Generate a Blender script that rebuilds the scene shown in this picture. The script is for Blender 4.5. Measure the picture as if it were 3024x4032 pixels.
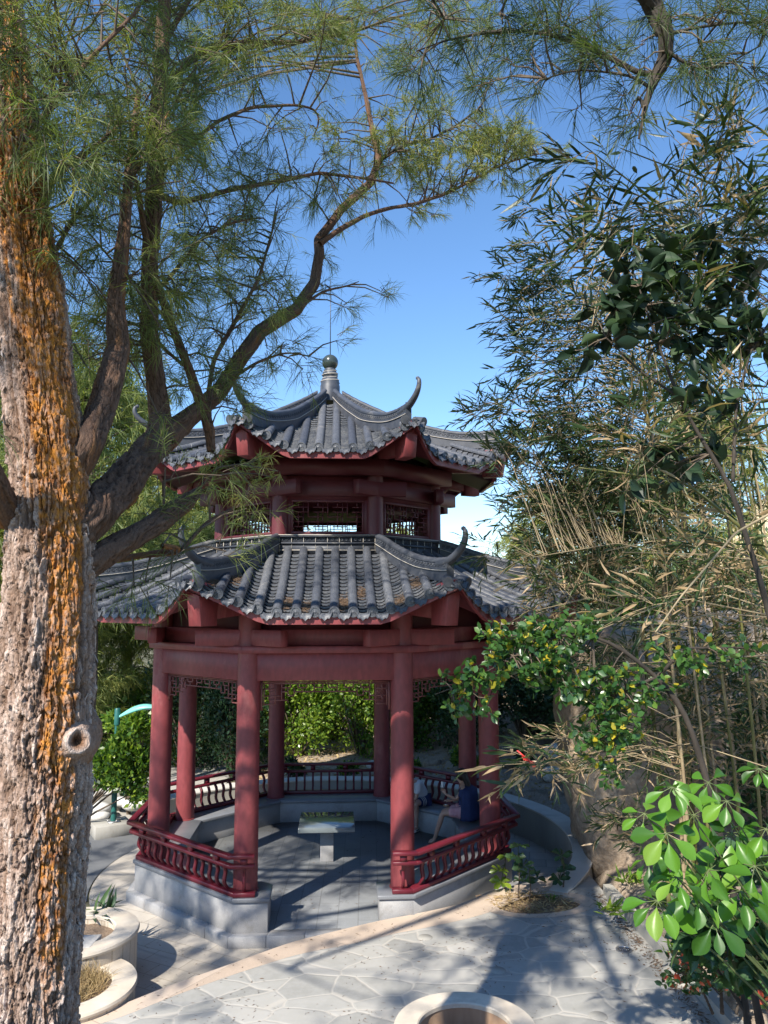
import bpy, bmesh, math, random
import numpy as np
from mathutils import Vector, Matrix
random.seed(7)
RNG = np.random.default_rng(11)
for _o in list(bpy.data.objects):
    bpy.data.objects.remove(_o)
scene = bpy.context.scene
R_ = math.radians

# ------------------------------------------------------------------ camera
CAM = np.array([0.756, -14.769, 4.617]); YAW, PITCH, ROLL, FPX = 0.0194, 0.1179, -0.0018, 3073.4
def cam_axes():
    f = np.array([math.sin(YAW)*math.cos(PITCH), math.cos(YAW)*math.cos(PITCH), math.sin(PITCH)])
    r = np.array([math.cos(YAW), -math.sin(YAW), 0.]); u = np.cross(r, f)
    return r*math.cos(ROLL)+u*math.sin(ROLL), -r*math.sin(ROLL)+u*math.cos(ROLL), f
CR, CU, CF = cam_axes()
cam_d = bpy.data.cameras.new('camera'); cam = bpy.data.objects.new('camera', cam_d)
scene.collection.objects.link(cam)
cam.matrix_world = Matrix(((CR[0], CU[0], -CF[0], CAM[0]), (CR[1], CU[1], -CF[1], CAM[1]), (CR[2], CU[2], -CF[2], CAM[2]), (0, 0, 0, 1)))
cam_d.sensor_fit = 'VERTICAL'; cam_d.sensor_height = 36.; cam_d.lens = FPX/4032*36
cam_d.clip_start = .05; cam_d.clip_end = 2000
scene.camera = cam

# ------------------------------------------------------------------ world, sun, exposure
SUN_EL, SUN_AZ = R_(42), R_(211.3)            # the sun stands behind the camera, to the left
world = bpy.data.worlds.new("World"); scene.world = world; world.use_nodes = True
wn = world.node_tree; bg = wn.nodes['Background']
sky = wn.nodes.new('ShaderNodeTexSky'); sky.sky_type = 'NISHITA'; sky.sun_disc = False
sky.sun_elevation = SUN_EL; sky.sun_rotation = SUN_AZ; sky.altitude = 50; sky.air_density = 1.0; sky.dust_density = 0.; sky.ozone_density = 4.
hs = wn.nodes.new('ShaderNodeHueSaturation'); hs.inputs['Saturation'].default_value = 1.10
wn.links.new(sky.outputs[0], hs.inputs['Color']); wn.links.new(hs.outputs[0], bg.inputs[0]); bg.inputs[1].default_value = .136
sun_d = bpy.data.lights.new('sun', 'SUN'); sun_d.energy = 5.0; sun_d.angle = R_(.53); sun_d.color = (1., .93, .82)
sun = bpy.data.objects.new('sun', sun_d); scene.collection.objects.link(sun)
SD = Vector((math.sin(SUN_AZ)*math.cos(SUN_EL), math.cos(SUN_AZ)*math.cos(SUN_EL), math.sin(SUN_EL)))
sun.rotation_euler = SD.to_track_quat('Z', 'Y').to_euler(); sun.location = SD*60
scene.view_settings.view_transform = 'Standard'; scene.view_settings.look = 'None'
scene.view_settings.exposure = .84; scene.view_settings.gamma = 1
scene.cycles.max_bounces = 8; scene.cycles.diffuse_bounces = 4; scene.cycles.transparent_max_bounces = 6

# ------------------------------------------------------------------ helpers
def P(dx, dy, Y):
    """a point of the place: the photograph's column/row (in 1659 x 2212) taken at the world depth Y"""
    x, y = dx*3024/1659, dy*3024/1659
    d = CF + CR*(x-1512)/FPX - CU*(y-2016)/FPX
    t = (Y-CAM[1])/d[1]
    return CAM+t*d
def PZ(dx, dy, z):
    x, y = dx*3024/1659, dy*3024/1659
    d = CF + CR*(x-1512)/FPX - CU*(y-2016)/FPX
    return CAM+(z-CAM[2])/d[2]*d
def wid(px, Y):                                # width in metres of px columns at depth Y
    return px*3024/1659/FPX*(Y-CAM[1])
def nrm(v):
    v = np.asarray(v, float); n = np.linalg.norm(v, axis=-1, keepdims=True); return v/np.maximum(n, 1e-9)

class MB:
    def __init__(s): s.V = []; s.F = []; s.n = 0; s.A = []; s.hasA = False
    def add(s, v, f, a=None):
        v = np.asarray(v, float).reshape(-1, 3); f = [np.asarray(f)] if isinstance(f, np.ndarray) else f
        for g in f:
            g = np.asarray(g)
            if g.size == 0: continue
            if g.ndim == 1: g = g[None]
            s.F.append(g+s.n)
            if a is not None:
                s.A.append(np.broadcast_to(np.asarray(a, float), (len(g),)).copy() if np.ndim(a) == 0 or len(a) == len(g) else np.resize(a, len(g))); s.hasA = True
            else: s.A.append(np.full(len(g), .5))
        s.V.append(v); s.n += len(v); return s
    def box(s, c, size, M=None, a=None):
        h = np.array(size)/2.
        v = np.array([[x, y, z] for x in (-1, 1) for y in (-1, 1) for z in (-1, 1)])*h
        if M is not None: v = v@np.asarray(M).T
        f = np.array([[0, 1, 3, 2], [4, 6, 7, 5], [0, 4, 5, 1], [2, 3, 7, 6], [0, 2, 6, 4], [1, 5, 7, 3]])
        return s.add(v+np.array(c), f, a)
    def beam(s, p, q, w, h, up=(0, 0, 1)):
        p, q = np.array(p, float), np.array(q, float); x = q-p; L = np.linalg.norm(x); x /= L
        y = nrm(np.cross(up, x)); z = np.cross(x, y)
        return s.box((p+q)/2, (L, w, h), np.array([x, y, z]).T)
    def tube(s, pts, rad, n=8, cap=True, a=None, sq=1.0):
        pts = np.asarray(pts, float); m = len(pts); rad = np.broadcast_to(rad, (m,))
        t = np.gradient(pts, axis=0); t = nrm(t)
        ref = np.array([0, 0, 1.]) if abs(t[0][2]) < .9 else np.array([1., 0, 0])
        u = nrm(np.cross(t[0], ref)); U = [u]
        for i in range(1, m):
            u = U[-1]-t[i]*(U[-1]@t[i]); U.append(nrm(u))
        U = np.array(U); W = np.cross(t, U); an = np.arange(n)*2*np.pi/n
        v = pts[:, None]+rad[:, None, None]*(U[:, None]*np.cos(an)[None, :, None]+W[:, None]*np.sin(an)[None, :, None]*sq)
        i = np.arange(m-1)[:, None]*n; j = np.arange(n)[None]; k = (j+1) % n
        f = np.stack([i+j, i+k, i+n+k, i+n+j], -1).reshape(-1, 4)
        fs = [f]
        if cap: fs += [np.arange(n)[::-1].copy(), np.arange(n)+(m-1)*n]
        return s.add(v.reshape(-1, 3), fs, a)
    def lathe(s, c, prof, n=24, cap=True, arc=None):
        prof = np.asarray(prof, float); m = len(prof)
        if arc is None: an = np.arange(n)*2*np.pi/n; closed = True
        else: an = np.linspace(arc[0], arc[1], n); closed = False
        v = np.stack([prof[:, None, 0]*np.cos(an), prof[:, None, 0]*np.sin(an), np.broadcast_to(prof[:, None, 1], (m, n))], -1)+np.array(c)
        i = np.arange(m-1)[:, None]*n; j = np.arange(n if closed else n-1)[None]; k = (j+1) % n
        f = np.stack([i+j, i+k, i+n+k, i+n+j], -1).reshape(-1, 4); fs = [f]
        if cap and closed: fs += [np.arange(n)[::-1].copy(), np.arange(n)+(m-1)*n]
        return s.add(v.reshape(-1, 3), fs)
    def prism(s, poly, z0, z1):
        poly = np.asarray(poly, float); n = len(poly)
        z0 = np.broadcast_to(z0, (n,)); z1 = np.broadcast_to(z1, (n,))
        v = np.vstack([np.c_[poly[:, :2], z0], np.c_[poly[:, :2], z1]])
        j = np.arange(n); k = (j+1) % n
        return s.add(v, [np.stack([j, k, k+n, j+n], -1), np.arange(n)[::-1].copy(), np.arange(n)+n])
    def grid(s, G, a=None):
        G = np.asarray(G, float); m, n = G.shape[:2]
        i = np.arange(m-1)[:, None]*n; j = np.arange(n-1)[None]
        return s.add(G.reshape(-1, 3), np.stack([i+j, i+j+1, i+n+j+1, i+n+j], -1).reshape(-1, 4), a)
    def inst(s, tv, tf, pos, X, N, sc, a=None):
        """copies of a template: X = long axis, N = approx normal, sc = scale (N,) or (N,3)"""
        pos = np.asarray(pos, float); X = nrm(X); Y = nrm(np.cross(N, X)); Z = np.cross(X, Y)
        sc = np.asarray(sc, float)
        if sc.ndim == 1: sc = np.repeat(sc[:, None], 3, 1)
        t = np.asarray(tv, float)
        v = pos[:, None]+X[:, None]*(t[None, :, 0, None]*sc[:, 0, None, None])+Y[:, None]*(t[None, :, 1, None]*sc[:, 1, None, None])+Z[:, None]*(t[None, :, 2, None]*sc[:, 2, None, None])
        n, k = len(pos), len(t); off = (np.arange(n)*k)[:, None, None]
        fs = []; av = []
        for g in tf:
            g = np.asarray(g); fs.append((g[None]+off).reshape(-1, g.shape[1]))
        base = s.n; V = v.reshape(-1, 3)
        for g, gg in zip(fs, tf):
            s.F.append(g+base); s.A.append(np.repeat(np.full(n, .5) if a is None else a, len(gg)))
        s.V.append(V); s.n += len(V); s.hasA = s.hasA or a is not None; return s
    def build(s, name, mat, parent=None, loc=None, smooth=False, obj_props=None):
        V = np.vstack(s.V) if s.V else np.zeros((0, 3))
        org = np.zeros(3)
        if parent is not None: org = np.array(ORIG[parent.name])
        elif loc is not None: org = np.array(loc, float)
        V = V-org
        me = bpy.data.meshes.new(name); me.vertices.add(len(V)); me.vertices.foreach_set('co', V.astype(np.float32).ravel())
        lens = np.concatenate([np.full(len(g), g.shape[1]) for g in s.F]); tot = int(lens.sum())
        idx = np.concatenate([g.ravel() for g in s.F]).astype(np.int32)
        me.loops.add(tot); me.loops.foreach_set('vertex_index', idx)
        me.polygons.add(len(lens)); me.polygons.foreach_set('loop_start', np.concatenate([[0], np.cumsum(lens)[:-1]]).astype(np.int32))
        me.polygons.foreach_set('loop_total', lens.astype(np.int32))
        if smooth: me.polygons.foreach_set('use_smooth', np.ones(len(lens), bool))
        me.update(calc_edges=True)
        if s.hasA:
            at = me.attributes.new('tint', 'FLOAT', 'FACE'); at.data.foreach_set('value', np.concatenate(s.A).astype(np.float32))
        me.validate()
        me.materials.append(mat); o = bpy.data.objects.new(name, me); scene.collection.objects.link(o)
        if parent is not None: o.parent = parent; ORIG[o.name] = org
        else: o.location = org; ORIG[o.name] = org
        return o
ORIG = {}
def smooth_by_angle(o, deg=35):
    me = o.data; me.polygons.foreach_set('use_smooth', np.ones(len(me.polygons), bool)); me.set_sharp_from_angle(angle=R_(deg)) if hasattr(me, 'set_sharp_from_angle') else None
    return o
def bevel(o, w=.006, seg=2):
    m = o.modifiers.new('bevel', 'BEVEL'); m.width = w; m.segments = seg; m.limit_method = 'ANGLE'; return o
def tag(o, label=None, cat=None, group=None, kind=None):
    if label: o['label'] = label
    if cat: o['category'] = cat
    if group: o['group'] = group
    if kind: o['kind'] = kind
    return o
def empty(name, loc, label, cat, group=None):
    o = bpy.data.objects.new(name, None); scene.collection.objects.link(o); o.location = loc; o.empty_display_size = .2
    ORIG[o.name] = np.array(loc, float); return tag(o, label, cat, group)

# ---------------- numpy noise
def _h(ix, iy, k=0):
    h = (ix.astype(np.int64)*374761393+iy.astype(np.int64)*668265263+k*974634777) & 0x7fffffff
    h = (h ^ (h >> 13))*1274126177 & 0x7fffffff
    return ((h ^ (h >> 16)) & 0xffff)/65535.
def vnoise(x, y, k=0):
    ix, iy = np.floor(x), np.floor(y); fx, fy = x-ix, y-iy; fx = fx*fx*(3-2*fx); fy = fy*fy*(3-2*fy)
    a, b, c, d = _h(ix, iy, k), _h(ix+1, iy, k), _h(ix, iy+1, k), _h(ix+1, iy+1, k)
    return (a*(1-fx)+b*fx)*(1-fy)+(c*(1-fx)+d*fx)*fy
def fbm(x, y, k=0, o=4):
    s = 0; w = 1; t = 0
    for i in range(o): s = s+w*vnoise(x*2**i, y*2**i, k+i); t += w; w *= .5
    return s/t
def worley(x, y, k=0):
    ix, iy = np.floor(x), np.floor(y); F1 = np.full(x.shape, 9.); F2 = F1.copy(); ID = np.zeros(x.shape)
    for dx in (-1, 0, 1):
        for dy in (-1, 0, 1):
            cx, cy = ix+dx, iy+dy; px = cx+_h(cx, cy, k); py = cy+_h(cx, cy, k+5)
            d = np.hypot(px-x, py-y); m = d < F1
            F2 = np.where(m, F1, np.minimum(F2, d)); ID = np.where(m, _h(cx, cy, k+9), ID); F1 = np.where(m, d, F1)
    return F1, F2, ID

# ------------------------------------------------------------------ materials
def new_mat(name):
    m = bpy.data.materials.new(name); m.use_nodes = True; nt = m.node_tree
    return m, nt, nt.nodes['Principled BSDF']
def nd(nt, t, **kw):
    n = nt.nodes.new(t)
    for k, v in kw.items():
        if k.startswith('i_'): n.inputs[k[2:].replace('_', ' ')].default_value = v
        else: setattr(n, k, v)
    return n
def ramp(nt, fac, stops):
    r = nt.nodes.new('ShaderNodeValToRGB'); e = r.color_ramp.elements
    while len(e) < len(stops): e.new(.5)
    for el, (p, c) in zip(e, stops): el.position = p; el.color = (*c, 1) if len(c) == 3 else c
    nt.links.new(fac, r.inputs[0]); return r.outputs[0]
def mixc(nt, f, a, b, mode='MIX'):
    m = nt.nodes.new('ShaderNodeMix'); m.data_type = 'RGBA'; m.blend_type = mode
    for s, v in ((0, f), (6, a), (7, b)):
        if hasattr(v, 'is_linked') or isinstance(v, bpy.types.NodeSocket): nt.links.new(v, m.inputs[s])
        else: m.inputs[s].default_value = v if s == 0 else (*v, 1)
    return m.outputs[2]
def coords(nt, scale=(1, 1, 1), kind='Object'):
    tc = nt.nodes.new('ShaderNodeTexCoord'); mp = nt.nodes.new('ShaderNodeMapping'); mp.inputs['Scale'].default_value = scale
    nt.links.new(tc.outputs[kind], mp.inputs[0]); return mp.outputs[0]
def noise(nt, v, scale, detail=4, rough=.6):
    n = nd(nt, 'ShaderNodeTexNoise'); n.inputs['Scale'].default_value = scale; n.inputs['Detail'].default_value = detail; n.inputs['Roughness'].default_value = rough
    nt.links.new(v, n.inputs['Vector']); return n.outputs['Fac']
def bump(nt, bs, h, strength=.3, dist=.01):
    b = nd(nt, 'ShaderNodeBump'); b.inputs['Strength'].default_value = strength; b.inputs['Distance'].default_value = dist
    nt.links.new(h, b.inputs['Height']); nt.links.new(b.outputs[0], bs.inputs['Normal']); return b
def simple(name, c1, c2, scale=3, rough=.6, bs=.2, bd=.005, bscale=60, stretch=(1, 1, 1), fine=None, spec=.5, metal=0., dirt=None):
    m, nt, b = new_mat(name); v = coords(nt, stretch)
    f = noise(nt, v, scale, 5, .65)
    col = ramp(nt, f, [(.3, c1), (.7, c2)])
    if fine:
        f2 = noise(nt, v, fine[0], 2, .5); col = mixc(nt, ramp(nt, f2, [(.35, (0, 0, 0)), (.65, (fine[2],)*3)]), col, fine[1])
    if dirt:
        f3 = noise(nt, v, dirt[0], 6, .7); col = mixc(nt, ramp(nt, f3, [(dirt[2], (0, 0, 0)), (dirt[2]+.12, (dirt[3],)*3)]), col, dirt[1])
    nt.links.new(col, b.inputs['Base Color']); b.inputs['Roughness'].default_value = rough; b.inputs['Metallic'].default_value = metal
    b.inputs['Specular IOR Level'].default_value = spec
    if bs: bump(nt, b, noise(nt, v, bscale, 4, .6), bs, bd)
    return m
def leaf_mat(name, stops, trans=.35, rough=.45, spec=.4):
    m, nt, b = new_mat(name); at = nd(nt, 'ShaderNodeAttribute', attribute_name='tint')
    col = ramp(nt, at.outputs['Fac'], stops)
    nt.links.new(col, b.inputs['Base Color']); b.inputs['Roughness'].default_value = rough; b.inputs['Specular IOR Level'].default_value = spec
    tr = nd(nt, 'ShaderNodeBsdfTranslucent'); br = mixc(nt, 1., col, (1.15, 1.25, .5), 'MULTIPLY'); nt.links.new(br, tr.inputs[0])
    mx = nd(nt, 'ShaderNodeMixShader'); mx.inputs[0].default_value = trans
    nt.links.new(b.outputs[0], mx.inputs[1]); nt.links.new(tr.outputs[0], mx.inputs[2])
    nt.links.new(mx.outputs[0], nt.nodes['Material Output'].inputs[0]); return m

M = {}
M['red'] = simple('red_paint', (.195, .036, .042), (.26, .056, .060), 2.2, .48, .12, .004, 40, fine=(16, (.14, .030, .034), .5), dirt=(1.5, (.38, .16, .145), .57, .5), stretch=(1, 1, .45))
M['shade_red'] = simple('shaded_red_paint', (.085, .013, .019), (.12, .021, .026), 2.2, .5, .05, .004, 40)  # same red paint, darkened to stand for the shade under the roofs
M['rail'] = simple('crimson_paint', (.088, .008, .016), (.13, .013, .023), 4, .38, .08, .004, 50, dirt=(7, (.30, .17, .15), .66, .5))
M['fret'] = simple('fretwork_paint', (.16, .05, .045), (.20, .07, .06), 4, .55, 0)
M['tile'] = simple('grey_roof_tile', (.026, .032, .048), (.062, .069, .086), 5, .42, .15, .004, 70, fine=(55, (.20, .20, .20), .35), dirt=(3.2, (.22, .21, .20), .60, .55))
def tile_mat():
    m = M['tile']; nt = m.node_tree; b = nt.nodes['Principled BSDF']; l = b.inputs['Base Color'].links[0].from_socket
    at = nd(nt, 'ShaderNodeAttribute', attribute_name='tint'); rc = ramp(nt, at.outputs['Fac'], [(0, (.62, .64, .70)), (.5, (1, 1, 1)), (1, (1.5, 1.45, 1.35))])
    nt.links.new(mixc(nt, 1., l, rc, 'MULTIPLY'), b.inputs['Base Color'])
tile_mat()
M['ridge'] = simple('grey_ridge_brick', (.034, .040, .054), (.075, .080, .094), 6, .5, .2, .004, 60, dirt=(2.6, (.26, .25, .23), .60, .6))
M['cord'] = simple('pale_mortar_line', (.42, .38, .33), (.5, .46, .4), 8, .8, 0)
M['litter'] = simple('needle_litter', (.10, .06, .035), (.20, .13, .08), 60, .9, .8, .01, 200)
M['ball'] = simple('glazed_grey_ball', (.03, .045, .04), (.05, .06, .055), 5, .22, 0)
M['granite'] = simple('grey_granite', (.30, .30, .305), (.40, .395, .39), 2.5, .55, .1, .002, 220, fine=(190, (.16, .16, .17), .55), dirt=(1.9, (.20, .19, .175), .54, .6))
M['granite_top'] = simple('polished_granite', (.17, .18, .20), (.23, .24, .26), 3, .3, .04, .002, 150, fine=(170, (.09, .10, .11), .5))
M['slab'] = simple('mirror_polished_slab', (.16, .19, .20), (.20, .23, .24), 3, .06, 0, fine=(160, (.10, .12, .13), .4), spec=.9)
M['concrete'] = simple('cast_concrete', (.28, .27, .24), (.38, .365, .33), 1.8, .85, .25, .004, 40, stretch=(1, 1, .35), dirt=(1.1, (.20, .19, .17), .57, .6))
M['whitetop'] = simple('pale_coping', (.50, .48, .44), (.62, .59, .54), 2.2, .7, .1, .003, 60, dirt=(1.5, (.36, .34, .31), .58, .5))
M['planter'] = simple('cream_planter_stone', (.52, .45, .36), (.64, .57, .47), 3, .75, .1, .003, 60, dirt=(2.2, (.36, .31, .25), .57, .5))
M['rustin'] = simple('stained_planter_inside', (.33, .20, .12), (.48, .33, .22), 5, .8, .3, .004, 50, stretch=(1, 1, .25))
M['soil'] = simple('dry_soil', (.13, .085, .055), (.24, .17, .115), 6, .95, .9, .03, 18, fine=(45, (.30, .22, .15), .6))
M['dirt'] = simple('sandy_bank', (.20, .145, .10), (.34, .27, .20), 1.2, .95, .9, .05, 7, fine=(28, (.40, .33, .26), .6), dirt=(2.5, (.12, .085, .055), .52, .7))
M['rock'] = simple('tan_boulder', (.26, .19, .13), (.46, .37, .28), 1.1, .9, .9, .06, 5, fine=(14, (.18, .13, .09), .6), dirt=(.8, (.16, .12, .09), .52, .6))
M['steel'] = simple('brushed_steel', (.35, .35, .36), (.5, .5, .5), 8, .35, 0, metal=.8)
M['lampglass'] = simple('dark_lamp_glass', (.05, .05, .055), (.10, .10, .11), 8, .15, 0)
M['green_metal'] = simple('teal_green_paint', (.012, .09, .08), (.022, .13, .115), 5, .4, 0)
M['green_light'] = simple('pale_teal_shade', (.14, .48, .42), (.22, .58, .50), 5, .35, 0)
M['white'] = simple('white_plastic', (.75, .75, .72), (.82, .82, .8), 5, .4, 0)
M['redpl'] = simple('red_plastic', (.55, .03, .03), (.62, .05, .04), 5, .4, 0)
M['stone_w'] = simple('whitish_stone', (.42, .41, .39), (.62, .61, .58), 5, .8, .3, .01, 20)
M['culm'] = simple('bamboo_culm', (.075, .085, .022), (.17, .16, .05), 3, .4, 0, stretch=(1, 1, .3), dirt=(2, (.32, .25, .13), .55, .8))
M['drycane'] = simple('dry_bamboo_cane', (.22, .16, .09), (.34, .27, .16), 6, .6, 0)
M['twig'] = simple('grey_brown_twig', (.07, .05, .035), (.14, .105, .075), 12, .85, .4, .004, 60)
M['darkbranch'] = simple('dark_branch_bark', (.025, .019, .014), (.06, .048, .038), 12, .9, .5, .005, 50, stretch=(1, 1, .4))
M['bark2'] = simple('rough_grey_bark', (.06, .045, .035), (.19, .14, .105), 9, .9, 1., .03, 22, stretch=(1, 1, .3))
M['gstem'] = simple('green_stem', (.07, .10, .03), (.12, .14, .05), 8, .6, 0)
M['straw'] = leaf_mat('dry_straw', [(0, (.30, .20, .10)), (1, (.50, .38, .20))], .2, .8)
M['needle'] = leaf_mat('casuarina_needles', [(0, (.060, .095, .038)), (.5, (.150, .195, .060)), (.85, (.26, .29, .085)), (1, (.36, .33, .12))], .42, .5)
M['needle_far'] = leaf_mat('far_casuarina_needles', [(0, (.07, .11, .035)), (.45, (.17, .21, .06)), (1, (.38, .38, .11))], .42, .6)
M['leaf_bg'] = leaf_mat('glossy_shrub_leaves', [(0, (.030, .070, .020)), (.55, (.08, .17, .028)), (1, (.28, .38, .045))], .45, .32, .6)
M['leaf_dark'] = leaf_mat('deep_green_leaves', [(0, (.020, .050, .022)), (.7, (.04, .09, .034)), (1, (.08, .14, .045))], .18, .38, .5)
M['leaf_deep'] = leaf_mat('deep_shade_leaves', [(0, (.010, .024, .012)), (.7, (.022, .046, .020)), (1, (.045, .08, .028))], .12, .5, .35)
M['leaf_ficus'] = leaf_mat('ficus_leaves', [(0, (.030, .085, .028)), (.72, (.07, .16, .035)), (.88, (.13, .22, .04)), (.94, (.45, .36, .03)), (1, (.50, .40, .04))], .35, .3, .6)
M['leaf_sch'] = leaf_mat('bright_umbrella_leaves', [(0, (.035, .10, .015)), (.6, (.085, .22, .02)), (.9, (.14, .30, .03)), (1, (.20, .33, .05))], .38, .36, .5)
M['leaf_bam'] = leaf_mat('bamboo_leaves', [(0, (.022, .044, .016)), (.6, (.050, .088, .026)), (.84, (.10, .13, .04)), (.9, (.32, .22, .12)), (1, (.48, .35, .22))], .30, .42, .5)
M['leaf_drybam'] = leaf_mat('half_dry_bamboo_leaves', [(0, (.09, .10, .035)), (.45, (.19, .17, .07)), (.7, (.36, .27, .14)), (1, (.55, .42, .26))], .30, .55)
M['leaf_red'] = leaf_mat('red_tipped_leaves', [(0, (.03, .08, .03)), (.8, (.06, .14, .04)), (.88, (.5, .07, .03)), (1, (.6, .16, .08))], .25, .3, .6)
M['skin'] = simple('skin', (.42, .24, .17), (.50, .30, .22), 5, .5, 0)
M['hair'] = simple('dark_hair', (.012, .008, .007), (.025, .016, .012), 30, .45, .5, .004, 90, stretch=(1, 1, .1))
M['tee'] = simple('pale_cotton', (.58, .60, .64), (.66, .68, .72), 3, .85, .25, .01, 12)
M['navy'] = simple('navy_cloth', (.010, .020, .075), (.018, .034, .12), 4, .8, .3, .01, 14)
M['pink'] = simple('pink_print_cloth', (.50, .22, .26), (.62, .36, .38), 14, .8, .2, .01, 14)
M['shoe'] = simple('white_shoe_leather', (.60, .58, .54), (.72, .70, .66), 9, .5, 0)
M['black'] = simple('black_rubber', (.012, .012, .014), (.02, .02, .022), 9, .5, 0)
M['teal_stripe'] = simple('pale_stripe_print', (.35, .38, .42), (.45, .47, .5), 9, .8, 0)

def paving_crazy():
    m, nt, b = new_mat('crazy_paving'); v = coords(nt)
    w = nd(nt, 'ShaderNodeTexNoise'); w.inputs['Scale'].default_value = 2.2; nt.links.new(v, w.inputs['Vector'])
    ad = nd(nt, 'ShaderNodeVectorMath', operation='MULTIPLY_ADD'); nt.links.new(w.outputs['Color'], ad.inputs[0]); ad.inputs[1].default_value = (.16, .16, 0); nt.links.new(v, ad.inputs[2])
    st = nd(nt, 'ShaderNodeVectorMath', operation='MULTIPLY'); nt.links.new(ad.outputs[0], st.inputs[0]); st.inputs[1].default_value = (1.7, 2.5, 0)
    vo = nd(nt, 'ShaderNodeTexVoronoi', feature='DISTANCE_TO_EDGE'); vo.inputs['Scale'].default_value = 1.; nt.links.new(st.outputs[0], vo.inputs['Vector'])
    vc = nd(nt, 'ShaderNodeTexVoronoi', feature='F1'); vc.inputs['Scale'].default_value = 1.; nt.links.new(st.outputs[0], vc.inputs['Vector'])
    tone = ramp(nt, vc.outputs['Color'], [(.1, (.26, .258, .24)), (.5, (.345, .338, .31)), (.9, (.42, .405, .37))])
    f = noise(nt, v, 7, 6, .7); tone = mixc(nt, ramp(nt, f, [(.4, (0, 0, 0)), (.75, (.5,)*3)]), tone, (.42, .41, .39))
    line = ramp(nt, vo.outputs['Distance'], [(.012, (.7,)*3), (.03, (0, 0, 0))])
    col = mixc(nt, line, tone, (.46, .43, .38))
    f2 = noise(nt, v, .9, 5, .7); col = mixc(nt, ramp(nt, f2, [(.55, (0, 0, 0)), (.72, (.45,)*3)]), col, (.40, .37, .32))
    nt.links.new(col, b.inputs['Base Color']); b.inputs['Roughness'].default_value = .8
    h = ramp(nt, vo.outputs['Distance'], [(.0, (0, 0, 0)), (.06, (1, 1, 1))]); bump(nt, b, h, .35, .012); return m
M['crazy'] = paving_crazy()
def paving_brick(name, c1, c2, mort, bw, bh, rough=.7, ms=.008, rot=0.):
    m, nt, b = new_mat(name); tc = nt.nodes.new('ShaderNodeTexCoord'); mp = nt.nodes.new('ShaderNodeMapping'); mp.inputs['Rotation'].default_value = (0, 0, rot)
    nt.links.new(tc.outputs['Object'], mp.inputs[0]); v = mp.outputs[0]
    br = nd(nt, 'ShaderNodeTexBrick'); nt.links.new(v, br.inputs['Vector']); br.inputs['Scale'].default_value = 1
    for k, x in (('Color1', c1), ('Color2', c2), ('Mortar', mort)): br.inputs[k].default_value = (*x, 1)
    br.inputs['Mortar Size'].default_value = ms; br.inputs['Brick Width'].default_value = bw; br.inputs['Row Height'].default_value = bh
    f = noise(nt, v, 1.3, 6, .7); col = mixc(nt, ramp(nt, f, [(.45, (0, 0, 0)), (.75, (.55,)*3)]), br.outputs['Color'], tuple(x*.72 for x in c1))
    f = noise(nt, v, 45, 3, .7); col = mixc(nt, ramp(nt, f, [(.5, (0, 0, 0)), (.8, (.4,)*3)]), col, tuple(min(1, x*1.3) for x in c2))
    nt.links.new(col, b.inputs['Base Color']); b.inputs['Roughness'].default_value = rough
    bump(nt, b, br.outputs['Fac'], -.25, .006); return m
M['floor'] = paving_brick('slate_floor_tiles', (.17, .18, .19), (.21, .22, .23), (.11, .115, .12), .6, .3, .5, .006, R_(90))
M['apron'] = paving_brick('cream_stone_paving', (.40, .36, .305), (.48, .435, .375), (.31, .275, .225), .6, .3, .75, .008, .5)
M['ring'] = paving_brick('grey_stone_paving', (.38, .36, .33), (.46, .44, .40), (.27, .25, .22), .6, .42, .7, .01, .2)
M['kerb'] = paving_brick('tan_kerb_stone', (.46, .365, .285), (.54, .44, .35), (.38, .31, .25), .75, 3., .7, .008, .62)
M['road'] = simple('blue_grey_tarmac', (.10, .105, .115), (.15, .155, .16), 1.5, .8, .3, .004, 120)
M['brickwall'] = paving_brick('cream_wall_blocks', (.52, .45, .36), (.60, .53, .43), (.36, .30, .22), .2, .15, .8)
M['ground'] = simple('leaf_strewn_earth', (.10, .085, .05), (.20, .17, .10), .8, .95, .8, .05, 6, fine=(20, (.08, .10, .04), .6))
M['hillfar'] = simple('dry_grass_hillside', (.50, .38, .22), (.66, .53, .33), .35, .95, .6, .2, 2, dirt=(.5, (.30, .22, .12), .60, .7))

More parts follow.
